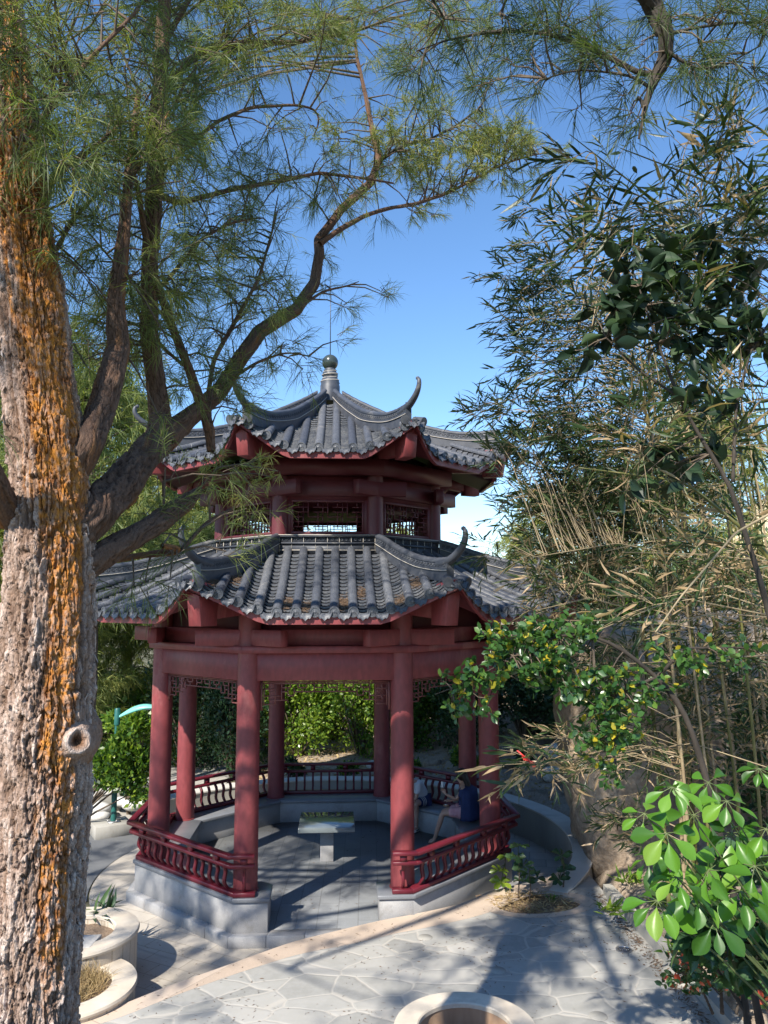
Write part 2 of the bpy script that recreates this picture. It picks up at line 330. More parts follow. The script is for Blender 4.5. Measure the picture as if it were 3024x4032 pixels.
def bark_mat():
    m, nt, b = new_mat('flaking_bark'); at = nd(nt, 'ShaderNodeAttribute', attribute_name='plate'); ac = nd(nt, 'ShaderNodeAttribute', attribute_name='crack'); al = nd(nt, 'ShaderNodeAttribute', attribute_name='lichen')
    v = coords(nt)
    c = ramp(nt, at.outputs['Fac'], [(0, (.12, .070, .048)), (.25, (.25, .165, .12)), (.55, (.39, .28, .225)), (.8, (.51, .395, .33)), (1, (.62, .51, .45))])
    f = noise(nt, v, 60, 5, .7); c = mixc(nt, ramp(nt, f, [(.4, (0, 0, 0)), (.7, (.55,)*3)]), c, (.17, .115, .085))
    f = noise(nt, v, 9, 4, .6); lc = ramp(nt, f, [(.35, (.24, .080, .016)), (.65, (.58, .23, .03))])
    c = mixc(nt, al.outputs['Fac'], c, lc)
    c = mixc(nt, ac.outputs['Fac'], c, (.026, .013, .008))
    nt.links.new(c, b.inputs['Base Color']); b.inputs['Roughness'].default_value = .9; b.inputs['Specular IOR Level'].default_value = .2
    vv = nd(nt, 'ShaderNodeTexVoronoi', feature='DISTANCE_TO_EDGE'); vv.inputs['Scale'].default_value = 55; dn_ = nd(nt, 'ShaderNodeTexNoise'); dn_.inputs['Scale'].default_value = 14; nt.links.new(v, dn_.inputs['Vector'])
    ma = nd(nt, 'ShaderNodeVectorMath', operation='MULTIPLY_ADD'); nt.links.new(dn_.outputs['Color'], ma.inputs[0]); ma.inputs[1].default_value = (.05, .05, .05); nt.links.new(coords(nt, (1, 1, .3)), ma.inputs[2]); nt.links.new(ma.outputs[0], vv.inputs['Vector'])
    c2 = mixc(nt, ramp(nt, vv.outputs['Distance'], [(.0, (.4,)*3), (.07, (0, 0, 0))]), c, (.055, .030, .020)); nt.links.new(c2, b.inputs['Base Color'])
    hh = mixc(nt, .55, ramp(nt, vv.outputs['Distance'], [(0, (0, 0, 0)), (.16, (1, 1, 1))]), noise(nt, coords(nt, (1, 1, .35)), 120, 5, .7)); bump(nt, b, hh, .65, .009); return m
M['bark'] = bark_mat()

# leaf templates: (verts, [faces])
LEAF = (np.array([[0, 0, 0], [.35, -.26, .05], [.7, -.24, .03], [1, 0, -.06], [.7, .24, .03], [.35, .26, .05], [.35, 0, 0], [.7, 0, -.02]]),
        [np.array([[0, 1, 6], [3, 7, 2], [0, 6, 5], [3, 4, 7]]), np.array([[1, 2, 7, 6], [6, 7, 4, 5]])])
LANCE = (np.array([[0, 0, 0], [.25, -.065, .015], [.6, -.055, -.03], [1, 0, -.16], [.6, .055, -.03], [.25, .065, .015], [.25, 0, 0], [.6, 0, -.05]]),
         [np.array([[0, 1, 6], [3, 7, 2], [0, 6, 5], [3, 4, 7]]), np.array([[1, 2, 7, 6], [6, 7, 4, 5]])])
QLEAF = (np.array([[0, 0, 0], [.5, -.27, .06], [1, 0, -.05], [.5, .27, .06]]), [np.array([[0, 1, 2, 3]])])
def leaf_tmpl(ws, curl, fold=.10, wav=.0):
    n = len(ws); t = np.linspace(0, 1, n); V = []
    for i, (tt, w) in enumerate(zip(t, ws)):
        z = -curl*tt**2; V += [[tt, -w, z+fold*w+wav*math.sin(i*2.3)], [tt, -w*.5, z+fold*w*.35], [tt, 0, z], [tt, w*.5, z+fold*w*.35], [tt, w, z+fold*w-wav*math.sin(i*1.9)]]
    F = [[i*5+j, i*5+j+1, (i+1)*5+j+1, (i+1)*5+j] for i in range(n-1) for j in range(4)]
    return np.array(V), [np.array(F)]
BIGLEAF = leaf_tmpl([.004, .05, .12, .19, .245, .27, .25, .17, .012], .16, .35, .006)
WIDELEAF = leaf_tmpl([.004, .13, .22, .27, .265, .21, .11, .006], .22, .35, .008)
OBOV = (np.array([[0, 0, 0], [.15, -.05, 0], [.45, -.19, .03], [.78, -.25, .02], [1, 0, -.08], [.78, .25, .02], [.45, .19, .03], [.15, .05, 0], [.45, 0, -.02], [.78, 0, -.05]]),
        [np.array([[0, 1, 7], [4, 9, 3], [4, 5, 9]]), np.array([[1, 2, 8, 7], [7, 8, 6, 6], [2, 3, 9, 8], [8, 9, 5, 6]])])
OBOV = (OBOV[0], [np.array([[0, 1, 7], [4, 9, 3], [4, 5, 9], [7, 8, 6]]), np.array([[1, 2, 8, 7], [2, 3, 9, 8], [8, 9, 5, 6]])])
def rdir(n, z=(-1, 1)):
    v = RNG.normal(size=(n, 3)); v = nrm(v); v[:, 2] = v[:, 2]*(z[1]-z[0])/2+(z[0]+z[1])/2; return nrm(v)
def interp_poly(pts, rad, n):
    pts = np.asarray(pts, float); L = np.r_[0, np.cumsum(np.linalg.norm(np.diff(pts, axis=0), axis=1))]; t = np.linspace(0, L[-1], n)
    # catmull-like smoothing
    Q = np.stack([np.interp(t, L, pts[:, i]) for i in range(3)], -1)
    for _ in range(2): Q[1:-1] = (Q[:-2]+2*Q[1:-1]+Q[2:])/4
    return Q, np.interp(t, L, rad)
def needles(mb, p, q, K, L, w, tint=(0, 1), spread=.75, droop=.25, bias=None):
    """p,q: (N,3) twig ends; K needles on each"""
    p = np.repeat(p, K, 0); q = np.repeat(q, K, 0); n = len(p); t = RNG.uniform(.1, 1.02, n)[:, None]
    d0 = nrm(q-p); b = p+(q-p)*t
    d = nrm(d0*.8+RNG.normal(size=(n, 3))*spread*.6+np.array([0, 0, -droop])+(0 if bias is None else bias))
    ln = RNG.uniform(L[0], L[1], n)[:, None]; s = nrm(np.cross(d, RNG.normal(size=(n, 3))))*w
    m = b+d*ln*.5; e = b+d*ln+np.array([0, 0, -1])*ln*.14
    V = np.stack([b-s*.8, b+s*.8, m+s, m-s, e], 1).reshape(-1, 3); o = (np.arange(n)*5)[:, None]
    tn = np.repeat(RNG.uniform(*tint, n//K), K)+RNG.uniform(-.12, .12, n); tn = np.clip(tn, 0, 1)
    base = mb.n
    mb.F.append(np.array([[0, 1, 2, 3]])+o+base); mb.A.append(tn); mb.F.append(np.array([[3, 2, 4]])+o+base); mb.A.append(tn)
    mb.V.append(V); mb.n += len(V); mb.hasA = True

# ================================================================== THE GROUND
PHI = 0.0385; OCT0 = -math.pi/2-math.pi/8+PHI
def kd(k): a = OCT0+k*math.pi/4; return np.array([math.cos(a), math.sin(a)])      # towards column k (0 front left, counterclockwise)
def fd(k): a = OCT0+(k+.5)*math.pi/4; return np.array([math.cos(a), math.sin(a)])  # normal of the side between columns k and k+1
C8 = math.cos(math.pi/8); T8 = math.tan(math.pi/8)
def octa(ap, z=None):
    v = np.array([kd(k)*ap/C8 for k in range(8)]); return v if z is None else np.c_[v, np.full(8, z)]
def height(x, y):
    """terrain outside the built paving"""
    x = np.asarray(x, float); y = np.asarray(y, float); r = np.hypot(x, y); h = np.full(x.shape, -.16)
    ang = np.degrees(np.arctan2(y, x))
    # bank behind the curved wall (right and back)
    side = np.clip((y > 0)*np.clip((x+2.6)/1.4, 0, 1)+(y <= 0)*(y > -1.3)*np.clip((x-3.8)/.5, 0, 1), 0, 1)
    bank = .36+(np.clip(r-4.6, 0, 2.2)*.16+np.clip(r-6.8, 0, 40)*.36)*np.clip((x-.8)/3.2, .04, 1)+(fbm(x*1.3+9, y*1.3, 3)*.35-.15)*np.clip((x+.5)/3., .3, 1)
    h = np.where(r > 4.55, h*(1-side)+np.minimum(bank, 3.0+.05*r)*side, h)
    # bed to the right of the terrace kerb
    bed = .30+np.clip(x-4.5, 0, 30)*.32+fbm(x*2, y*2, 8)*.14
    m = (y < -1.2)*np.clip((x-4.46)/.15, 0, 1); h = h*(1-m)+np.minimum(bed, 4)*m
    # rise behind, towards the photographer
    rise = np.clip((-8.2-y)/5.4, 0, 1)*3.0; h = np.maximum(h, np.where(y < -8.2, rise-.16+.02, -9))
    # dry hillside far right
    d = np.hypot((x-34)/16, (y-36)/17); h = np.maximum(h, np.where(x > 6, 15.5*np.exp(-d*d*1.1)-1.2, -9))
    # land falls away a little far behind
    return h
def sheet(name, xs, ys, zf, mat, kind='structure', dz=0.):
    X, Y = np.meshgrid(xs, ys, indexing='ij'); Z = zf(X, Y)+dz
    mb = MB(); mb.grid(np.stack([X, Y, Z], -1)); o = mb.build(name, mat, smooth=True); return tag(o, kind=kind)
far = np.array([-900, -500, -250, -120, -70, -45])
xs = np.r_[far, np.linspace(-34, -9, 26), np.linspace(-8.6, 14, 150), np.linspace(14.8, 60, 46), 75, 120, 250, 500, 900]
ys = np.r_[far[:-1], np.linspace(-45, -17, 20), np.linspace(-16.5, 14, 190), np.linspace(14.8, 70, 56), 90, 130, 250, 500, 900]
g = sheet('ground', xs, ys, height, M['dirt'])
g.data.materials.append(M['ground']); g.data.materials.append(M['hillfar'])
pc = np.zeros(len(g.data.polygons)*3); g.data.polygons.foreach_get('center', pc); pc = pc.reshape(-1, 3)
mi = np.where((pc[:, 0] > 9) & (pc[:, 1] > 14), 2, np.where((pc[:, 0] < -3.0) | (pc[:, 1] < -11), 1, 0)).astype(np.int32)
g.data.polygons.foreach_set('material_index', mi)

def flat(name, poly, z, mat, label=None, skirt=None, kind='structure'):
    """a sheet with thickness; poly runs counterclockwise"""
    mb = MB(); mb.prism(poly, z-(skirt or .02), z); return tag(mb.build(name, mat), label=label, kind=kind)
def arc(r, a0, a1, n, c=(0, 0)): a = np.radians(np.linspace(a0, a1, n)); return np.c_[c[0]+r*np.cos(a), c[1]+r*np.sin(a)]
def catmull(pts, n=8):
    pts = np.asarray(pts, float); Pp = np.vstack([2*pts[0]-pts[1], pts, 2*pts[-1]-pts[-2]]); out = []
    for i in range(1, len(Pp)-2):
        for t in np.linspace(0, 1, n, endpoint=False):
            a, b, c, d = Pp[i-1:i+3]; out.append(.5*((2*b)+(-a+c)*t+(2*a-5*b+4*c-d)*t*t+(-a+3*b-3*c+d)*t**3))
    out.append(pts[-1]); return np.array(out)
# cream apron round the pavilion (left), grey paving round the right, tarmac path to the left
ap_poly = np.vstack([arc(4.02, 118, 262, 60), [[-.2, -6.6], [-4.6, -6.6]], [[-4.5, -3.2]]])
mb = MB(); a1 = arc(4.02, 100, 290, 70); a0 = arc(2.9, 100, 290, 70)
mb.grid(np.stack([np.c_[a0, np.full(70, -.13)], np.c_[a1, np.full(70, -.13)]], 0)[::-1])
mb.grid(np.array([[[-4.9, -6.9, -.134], [-4.9, -2.6, -.134]], [[1.6, -6.9, -.134], [1.6, -2.6, -.134]]]))
tag(mb.build('pavement', M['apron']), kind='structure')
mb = MB(); a1 = arc(4.5, -75, 102, 70); a0 = arc(2.9, -75, 102, 70)
mb.grid(np.stack([np.c_[a0, np.full(70, -.138)], np.c_[a1, np.full(70, -.138)]], 0)[::-1])
tag(mb.build('paved_ring', M['ring']), kind='structure')
mb = MB(); a1 = arc(5.75, 128, 200, 40); a0 = arc(4.05, 128, 200, 40)
e0 = np.array([[-4.6, -3.0], [-5.4, -6.5]]); e1 = np.array([[-6.9, -3.4], [-7.6, -6.8]])
G0 = np.vstack([a0, e0]); G1 = np.vstack([a1, e1]); mb.grid(np.stack([np.c_[G0, np.full(42, -.142)], np.c_[G1, np.full(42, -.142)]], 0)[::-1])
tag(mb.build('path', M['road']), kind='structure')
mb = MB(); mb.grid(np.array([[[-14, 1.5, -.146], [-14, 16, -.12]], [[-3.6, 1.5, -.146], [-2.2, 16, -.12]]])); tag(mb.build('far_paving', M['ring']), kind='structure')

# the raised terrace with its tan kerb
edge = catmull([(-4.6, -7.5), (-3.4, -6.65), (-2.44, -5.87), (-2.04, -5.54), (-1.56, -5.06), (-.99, -4.56), (-.5, -4.12), (-.17, -3.86), (.23, -3.62), (.89, -3.25), (1.4, -3.02), (2.08, -2.66), (2.58, -2.22), (3.0, -1.93), (3.4, -1.8), (3.8, -1.42), (4.12, -.95)], 6)
tz = .22
pit = lambda s=1.: np.array([(3.18+s*(.66*math.cos(a)+.06*math.cos(2*a)), -2.62+s*(.44*math.sin(a))) for a in np.linspace(0, 2*np.pi, 40, endpoint=False)])
tan_ = nrm(np.gradient(edge, axis=0)); nin = np.c_[tan_[:, 1], -tan_[:, 0]]
inner = edge+nin*np.interp(np.arange(len(edge)), [0, 30, 50, 70, 96], [.2, .27, .48, .5, .4])[:, None]
mb = MB(); mb.grid(np.stack([np.c_[edge, np.full(len(edge), tz)], np.c_[inner, np.full(len(edge), tz)]], 0))
mb.grid(np.stack([np.c_[edge, np.full(len(edge), -.3)], np.c_[edge, np.full(len(edge), tz)]], 0))
kerb = mb.build('terrace_kerb', M['kerb']); tag(kerb, kind='structure')
# terrace surface with the pit and the round planter cut out (pieces fanned with bmesh)
def filled(outer, holes, z, name, mat):
    bm = bmesh.new(); es = []
    for loop in [outer]+holes:
        vs = [bm.verts.new((p[0], p[1], z)) for p in loop]
        es += [bm.edges.new((vs[i], vs[(i+1) % len(vs)])) for i in range(len(vs))]
    bmesh.ops.triangle_fill(bm, use_beauty=True, use_dissolve=False, edges=es, normal=(0, 0, 1))
    me = bpy.data.meshes.new(name); bm.to_mesh(me); bm.free(); me.materials.append(mat)
    o = bpy.data.objects.new(name, me); scene.collection.objects.link(o); return o
CP = np.array([1.70, -6.62])
outer = np.vstack([inner, [[4.36, -1.35], [4.38, -2.4], [4.42, -4.3], [4.46, -6.1], [4.5, -9.0], [-4.6, -9.0]]])
tag(filled(outer, [pit(1.05), arc(.47, 0, 360, 33, CP)[:-1]], tz-.001, 'terrace', M['crazy']), kind='structure')
# lighter plain border round the planting pit
mb = MB(); p0, p1 = pit(1.0), pit(1.32); G = np.stack([np.c_[p0, np.full(40, tz+.004)], np.c_[p1, np.full(40, tz+.003)]], 0); G = np.concatenate([G, G[:, :1]], 1); mb.grid(G[::-1])
G = np.stack([np.c_[p0, np.full(40, tz-.16)], np.c_[p0, np.full(40, tz+.004)]], 0); G = np.concatenate([G, G[:, :1]], 1); mb.grid(G)
tag(mb.build('pit_border', M['kerb']), kind='structure')
X, Y = np.meshgrid(np.linspace(-1.06, 1.06, 40), np.linspace(-1.06, 1.06, 40), indexing='ij')
th = np.arctan2(Y, X); mb = MB(); px = 3.18+.74*X; py = -2.62+.47*Y
mb.grid(np.stack([px, py, tz-.06+fbm(px*9, py*9, 4)*.09-np.hypot(X, Y)*.04], -1)); tag(mb.build('soil_bed', M['soil'], smooth=True), label='oval of bare soil', kind='structure')
# loose needle litter and stones in the pit
mb = MB(); n = 900; q = np.c_[3.18+RNG.uniform(-.6, .6, n), -2.62+RNG.uniform(-.4, .4, n), np.full(n, tz+.0)]; q = q[((q[:, 0]-3.18)/.62)**2+((q[:, 1]+2.62)/.42)**2 < 1]; n = len(q)
mb.inst(*QLEAF, q, rdir(n, (-.1, .25)), rdir(n, (.3, 1)), np.c_[RNG.uniform(.04, .16, n), np.full(n, .025), np.full(n, .04)], RNG.uniform(0, 1, n))
tag(mb.build('leaf_litter', M['straw']), kind='stuff')

# ================================================================== THE PAVILION
pav = empty('pavilion', (0, 0, -.13), 'red eight-sided two-tier pavilion with grey tiled roofs and upturned ridges', 'pavilion')
FZ = .045; BZ = .5                               # floor, bench top
mb = MB(); mb.prism(octa(2.62), -.13, FZ); mb.prism(octa(3.19), -.14, .022); mb.build('floor', M['floor'], pav)
# low base course all round
mb = MB(); o1, o0 = octa(3.215), octa(3.00)
for k in range(8):
    k2 = (k+1) % 8; n_ = 5
    for i in range(n_):
        a, b = o1[k]+(o1[k2]-o1[k])*(i/n_+.0015), o1[k]+(o1[k2]-o1[k])*((i+1)/n_-.0015); c, d = o0[k]+(o0[k2]-o0[k])*(i/n_), o0[k]+(o0[k2]-o0[k])*((i+1)/n_)
        mb.prism([a, b, d, c], -.15, .026+.001*(i % 2))
bevel(mb.build('base_course', M['granite'], pav), .004, 1)
# plinth (parapet bench) on seven sides, two stub blocks at the entrance
def ring_sector(mb, ap0, ap1, z0, z1, sides, n=1):
    A, B = octa(ap0), octa(ap1)
    for k in sides:
        k2 = (k+1) % 8; mb.prism([B[k], B[k2], A[k2], A[k]], z0, z1)
mb = MB(); mb.prism(octa(2.64), 3.96, 4.0); mb.build('ceiling', M['shade_red'], pav)
mb = MB(); mb.prism(octa(1.86), 6.345, 6.38); mb.build('added_upper_ceiling', M['shade_red'], pav)  # ceiling added to keep light out of the upper storey
mb = MB(); ring_sector(mb, 2.48, 3.10, FZ-.05, BZ-.055, range(1, 8))
f0 = fd(0); tdir = np.array([-f0[1], f0[0]])         # along the front side, to the right
def FR_(s, a): return f0*a+tdir*s
for sg in (-1, 1):
    q = [FR_(sg*.79, 2.60), FR_(sg*.79, 3.10), FR_(sg*3.10*T8, 3.10), FR_(sg*2.48*T8*1.05, 2.48), FR_(sg*.9, 2.48)]
    if sg > 0: q = q
    else: q = q[::-1]
    mb.prism(q[::-1] if False else q, FZ-.05, BZ-.055)
bevel(mb.build('plinth_wall', M['granite'], pav), .004, 1)
mb = MB(); ring_sector(mb, 2.42, 3.135, BZ-.055, BZ, range(1, 8))
for sg in (-1, 1):
    q = [FR_(sg*.765, 2.57), FR_(sg*.765, 3.135), FR_(sg*3.135*T8, 3.135), FR_(sg*2.42*T8*1.02, 2.42), FR_(sg*.93, 2.42)]
    mb.prism(q if sg > 0 else q[::-1], BZ-.056, BZ-.0015)
bevel(mb.build('bench_slab', M['granite_top'], pav), .008, 2)

def cylz(x, y, r0, r1, z0, z1, n=32, ent=True):
    mb = MB(); zs = np.linspace(z0, z1, 9); rs = r0+(r1-r0)*(zs-z0)/(z1-z0)
    mb.lathe((x, y, 0), np.c_[rs, zs], n); return mb
for k in range(8):
    c = kd(k)*3.0; mb = cylz(c[0], c[1], .178, .168, BZ, 4.55); mb.lathe((c[0], c[1], 0), [(.196, BZ), (.196, BZ+.012), (.18, BZ+.02)], 32)
    smooth_by_angle(mb.build('column', M['red'], pav), 40)
LZ0, LZ1 = 3.49, 3.90
def side_frame(k): n = fd(k); return n, np.array([-n[1], n[0]])
def sbox(mb, k, s0, s1, a0, a1, z0, z1):
    n, t = side_frame(k); q = [n*a0+t*s0, n*a1+t*s0, n*a1+t*s1, n*a0+t*s1]; mb.prism(q, z0, z1)
for k in range(8):
    mb = MB(); sbox(mb, k, -1.06, 1.06, 2.66, 2.88, LZ0, LZ1); bevel(mb.build('lintel', M['red'], pav), .005, 1)
mb = MB(); A, B = octa(2.60), octa(3.00)
for k in range(8):
    k2 = (k+1) % 8; mb.prism([B[k], B[k2], A[k2], A[k]], LZ1, LZ1+.105)
bevel(mb.build('ledge', M['red'], pav), .006, 1)
mb = MB(); A, B = octa(2.64), octa(2.72)
for k in range(8):
    k2 = (k+1) % 8; mb.prism([B[k], B[k2], A[k2], A[k]], LZ1+.1, 4.78)
mb.build('frieze_wall', M['shade_red'], pav)
for k in range(8):
    mb = MB(); e = .004*(k % 2); sbox(mb, k, -1.95, 1.95, 2.72, 2.86, 4.008+e, 4.245+e); bevel(mb.build('cross_beam', M['red'], pav), .006, 1)

# ---- hanging fretwork under each lintel
def fret(k):
    mb = MB(); n, t = side_frame(k); ap = 2.77; w = .022
    def H(x0, x1, z):                         # x from the column face inwards
        for sg in (-1, 1):
            a = n*ap+t*sg*(.97-x0); b = n*ap+t*sg*(.97-x1); mb.beam([a[0], a[1], z], [b[0], b[1], z], w, .018)
    def Vv(x, z0, z1, ww=.018):
        for sg in (-1, 1):
            a = n*ap+t*sg*(.97-x); mb.box((a[0], a[1], (z0+z1)/2), (ww, w, abs(z1-z0)), np.array([[t[0], n[0], 0], [t[1], n[1], 0], [0, 0, 1]]))
    Z = 3.485; u = .068; x = .0935
    H(0, .97, Z-.02); Vv(.012, Z-.44, Z, .034); 
    H(.03, .97, Z-.045); Vv(.05, Z-.37, Z-.045)
    for x0, x1, r in ((.05, 2, 1.3), (3, 4.4, 1), (5.6, 7, 1), (8.2, 9.6, 1), (1, 2, 2), (3.0, 4, 2), (5, 10.35, 2), (.3, 3, 3), (4, 5, 2.9), (1, 4, 4), (.3, 2, 5)): H(x0*x+.03, x1*x+.03, Z-.045-r*u*.9)
    for xx, r0, r1 in ((1, 0, 2), (2, 0, 5), (3, 1, 4), (4, 1.0, 2.9), (5, 1, 2.9), (1, 3, 4), (4.4, 0, 1), (5.6, 0, 1), (6.3, 1, 2), (7, 0, 1), (8.2, 0, 2), (9.6, 0, 1), (3, 0, 1)): Vv(xx*x+.03, Z-.045-r0*u*.9, Z-.045-r1*u*.9)
    return mb.build('fretwork', M['fret'], pav)
for k in range(8): fret(k)

# ---- railings: rails lean outwards on S-curved balusters
def oct_rail(mb, k, ap, z, w, h, s0=None, s1=None):
    n, t = side_frame(k); a0, a1 = ap-w/2, ap+w/2; l0, l1 = a0*T8, a1*T8
    q = [n*a0-t*(l0 if s0 is None else -s0), n*a1-t*(l1 if s0 is None else -s0), n*a1+t*(l1 if s1 is None else s1), n*a0+t*(l0 if s1 is None else s1)]
    mb.prism(q, z, z+h)
def baluster(k, s, ap0=3.03):
    n, t = side_frame(k); mb = MB(); m = 9; zs = np.linspace(BZ+.062, .925, m); u = np.linspace(0, 1, m)
    off = ap0+.115*u+.036*np.sin(u*2*np.pi-.2)*1.0-.0; w = .021; d = .022; G = []
    for i in range(m):
        c = n*off[i]+t*s; G.append([[*(c-t*w-n*d), zs[i]], [*(c+t*w-n*d), zs[i]], [*(c+t*w+n*d), zs[i]], [*(c-t*w+n*d), zs[i]]])
    G = np.array(G); i = np.arange(m-1)[:, None]*4; j = np.arange(4)[None]; kk = (j+1) % 4
    mb.add(G.reshape(-1, 3), [np.stack([i+j, i+kk, i+4+kk, i+4+j], -1).reshape(-1, 4)]); return mb
def railing(k, s0=None, s1=None, cols=None):
    mb = MB(); oct_rail(mb, k, 3.03, BZ+.002+.0012*(k % 2), .135, .062, s0, s1); o = mb.build('railing', M['rail'], pav); bevel(o, .005, 1)
    mb = MB(); oct_rail(mb, k, 3.16, .925, .09, .05, s0, s1); bevel(mb.build('middle_rail', M['rail'], o), .005, 1)
    mb = MB(); oct_rail(mb, k, 3.19, 1.066, .11, .052, s0, s1); bevel(mb.build('top_rail', M['rail'], o), .005, 1)
    n, t = side_frame(k); ss = cols if cols is not None else np.linspace(-1.08, 1.08, 13)
    for s in ss: baluster(k, s).build('baluster', M['rail'], o)
    for s in ([-.98, -.36, .36, .98] if cols is None else cols):
        mb = MB(); n_, t_ = n, t; c = n*3.175+t*s; mb.box((*c, 1.02), (.10, .06, .092), np.array([[t[0], n[0], 0], [t[1], n[1], 0], [0, 0, 1]])); mb.build('rail_block', M['rail'], o)
for k in range(1, 8): railing(k)
for sg in (-1, 1):
    if sg < 0: railing(0, None, -.975, [-1.13])
    else: railing(0, .975, None, [1.13])

# ---- roofs
def roof(zc_pts, A_top, A_eave, S, lift, s_start, s_span, pw, spacing, nb, rb, ridge, horn, tag_name, wall_ap=2.7, nohorn=(), fascia_h=.12):
    Ap = np.array([p[0] for p in zc_pts]); Zp = np.array([p[1] for p in zc_pts]); flare = ridge['flare']
    def L(s): return lift*np.clip((np.abs(s)-s_start)/s_span, 0, 1.15)**pw
    def Ae(s): return A_eave+flare*np.clip((np.abs(s)-s_start)/s_span, 0, 1.2)**1.6
    def Z(A, s): return np.interp(A, Ap, Zp)-np.where(A > Ap[-1], (A-Ap[-1])*(Zp[-2]-Zp[-1])/(Ap[-1]-Ap[-2]), 0)+L(s)*np.clip((A-A_top*.5)/(A_eave-A_top*.5), 0, 1)**.35
    tiles = MB(); deck = MB(); fas = MB()
    ss = (np.arange(nb)-(nb-1)/2)*spacing
    for k in range(8):
        n, t = side_frame(k)
        W = lambda A, s, z: np.stack([n[0]*A+t[0]*s, n[1]*A+t[1]*s, z], -1)
        # barrels
        for s in ss:
            s = float(s); at = max(A_top, abs(s)/T8+.02); ae = float(Ae(s))+.03
            if ae-at < .06: continue
            seg = max(2, int((ae-at)/.24)); A = []
            rr = []
            for i in range(seg):
                a, b = at+(ae-at)*i/seg, at+(ae-at)*(i+1)/seg
                A += [a, b-.004]; rr += [rb*.96, rb*1.04]
            A = np.array(A); rr = np.array(rr); zz = Z(A, s)+.012; an = np.linspace(-.25, math.pi+.25, 11)
            G = np.stack([W(A, s+rr*math.cos(a), zz+rr*math.sin(a)) for a in an], 0); tiles.grid(G, RNG.uniform(0, 1))
            # round end face with rim
            aa = np.arange(18)*2*np.pi/18; R1 = rb*1.12
            for (r0, a0, r1, a1) in ((R1, ae-.05, R1, ae+.004), (R1, ae+.004, R1*.78, ae+.004), (R1*.78, ae+.004, R1*.74, ae-.004), (R1*.74, ae-.004, R1*.3, ae-.002), (R1*.3, ae-.002, .001, ae+.004)):
                z0 = float(Z(np.array(ae), s))+.018
                G = np.stack([W(np.full(19, a_), s+r_*np.cos(np.r_[aa, 0]), z0+r_*np.sin(np.r_[aa, 0])) for r_, a_ in ((r0, a0), (r1, a1))], 0); tiles.grid(G)
        # pans between barrels, laid in overlapping steps
        edges = np.r_[ss-spacing/2, ss[-1]+spacing/2]
        mids = np.r_[ss[0]-spacing/2, (ss[1:]+ss[:-1])/2, ss[-1]+spacing/2]
        for s in mids:
            s = float(s); at = max(A_top, (abs(s)-.04)/T8); ae = float(Ae(s))+.015
            if ae-at < .05: continue
            st = .118; m = max(1, int((ae-at)/st)); us = np.linspace(-1, 1, 6); hw = spacing/2-.01
            lim = lambda a: np.clip(s+us*hw, -a*T8-.02, a*T8+.02)
            for i in range(m):
                a0 = ae-(i+1)*st-.01; a1 = ae-i*st; 
                if a0 < at-.03: a0 = at-.03
                dip = -.042*(1-us**2)+.006
                l0, l1 = lim(a0), lim(a1)
                r0 = W(np.full(6, a0), l0, Z(np.full(6, a0), l0)+dip-.012); r1 = W(a1+.012*(1-us**2)*1., l1, Z(np.full(6, a1), l1)+dip+.030)
                r2 = W(a1+.012*(1-us**2), l1, Z(np.full(6, a1), l1)+dip+.004)
                r3 = W(a1-.05+.0*us, l1, Z(np.full(6, a1-.05), l1)+dip-.004)
                tiles.grid(np.stack([r0, r1, r2, r3], 1), .35+.6*random.random())
            # drip tile: scalloped tongue hanging over the eave
            z0 = float(Z(np.array(ae), s)); u = np.linspace(-1, 1, 11); hw = min(spacing/2-.012, .105)
            topc = W(np.full(11, ae), s+u*hw, z0-.028*(1-u**2)+.024); prof = np.where(np.abs(u) < .999, .092*np.sqrt(np.clip(1-u**2, 0, 1))*(.82+.18*np.cos(u*3*np.pi)), 0)+.012
            botc = W(ae+.03+prof*.25, s+u*hw*.98, topc[:, 2]-prof)
            th = np.array([n[0]*-.014, n[1]*-.014, -.006])
            tiles.grid(np.stack([topc, botc], 0), .5); tiles.grid(np.stack([botc, botc+th], 0), .5)
            mid = topc*.5+botc*.5+np.array([n[0]*.006, n[1]*.006, .0]); tiles.grid(np.stack([topc*.75+botc*.25, mid, topc*.25+botc*.75], 0)[:, 2:9], .7)
        # deck (red boards seen from below) and fascia
        u = np.linspace(-1, 1, 25); At = wall_ap-.1
        rows = []
        for f in np.linspace(0, 1, 7):
            s_ = u*(At+(A_eave+flare-At)*f)*T8; a_ = At+(Ae(s_)-.03-At)*f; rows.append(W(a_, s_, Z(a_, s_)-.125))
        deck.grid(np.array(rows))
        rows2 = []
        for f in (0, .25, .5, .75, 1):
            s_ = u*(A_top+(A_eave+flare-A_top)*f)*T8; a_ = A_top+(Ae(s_)-.02-A_top)*f; rows2.append(W(a_, s_, Z(a_, s_)-.062))
        tiles.grid(np.array(rows2)[::-1], .1)
        s_ = u*(A_eave+flare)*T8; a_ = Ae(s_)+.0; zt = Z(a_, s_)-.06
        zb_ = zc_pts[-1][1]-.04-fascia_h+(lift*1.04)*np.clip((np.abs(s_)-s_start*1.05)/s_span, 0, 1.2)
        o_, i_ = W(a_, s_, zt), W(a_, s_, zb_); fas.grid(np.stack([o_, i_], 0)); fas.grid(np.stack([i_, W(a_-.06, s_, zb_)], 0)); fas.grid(np.stack([W(a_-.06, s_, zb_), W(a_-.06, s_, zt-.06)], 0))
    ro = tiles.build(tag_name, M['tile'], pav); smooth_by_angle(ro, 42)
    deck.build('roof_boarding', M['shade_red'], ro); fas.build('eave_fascia', M['red'], ro)
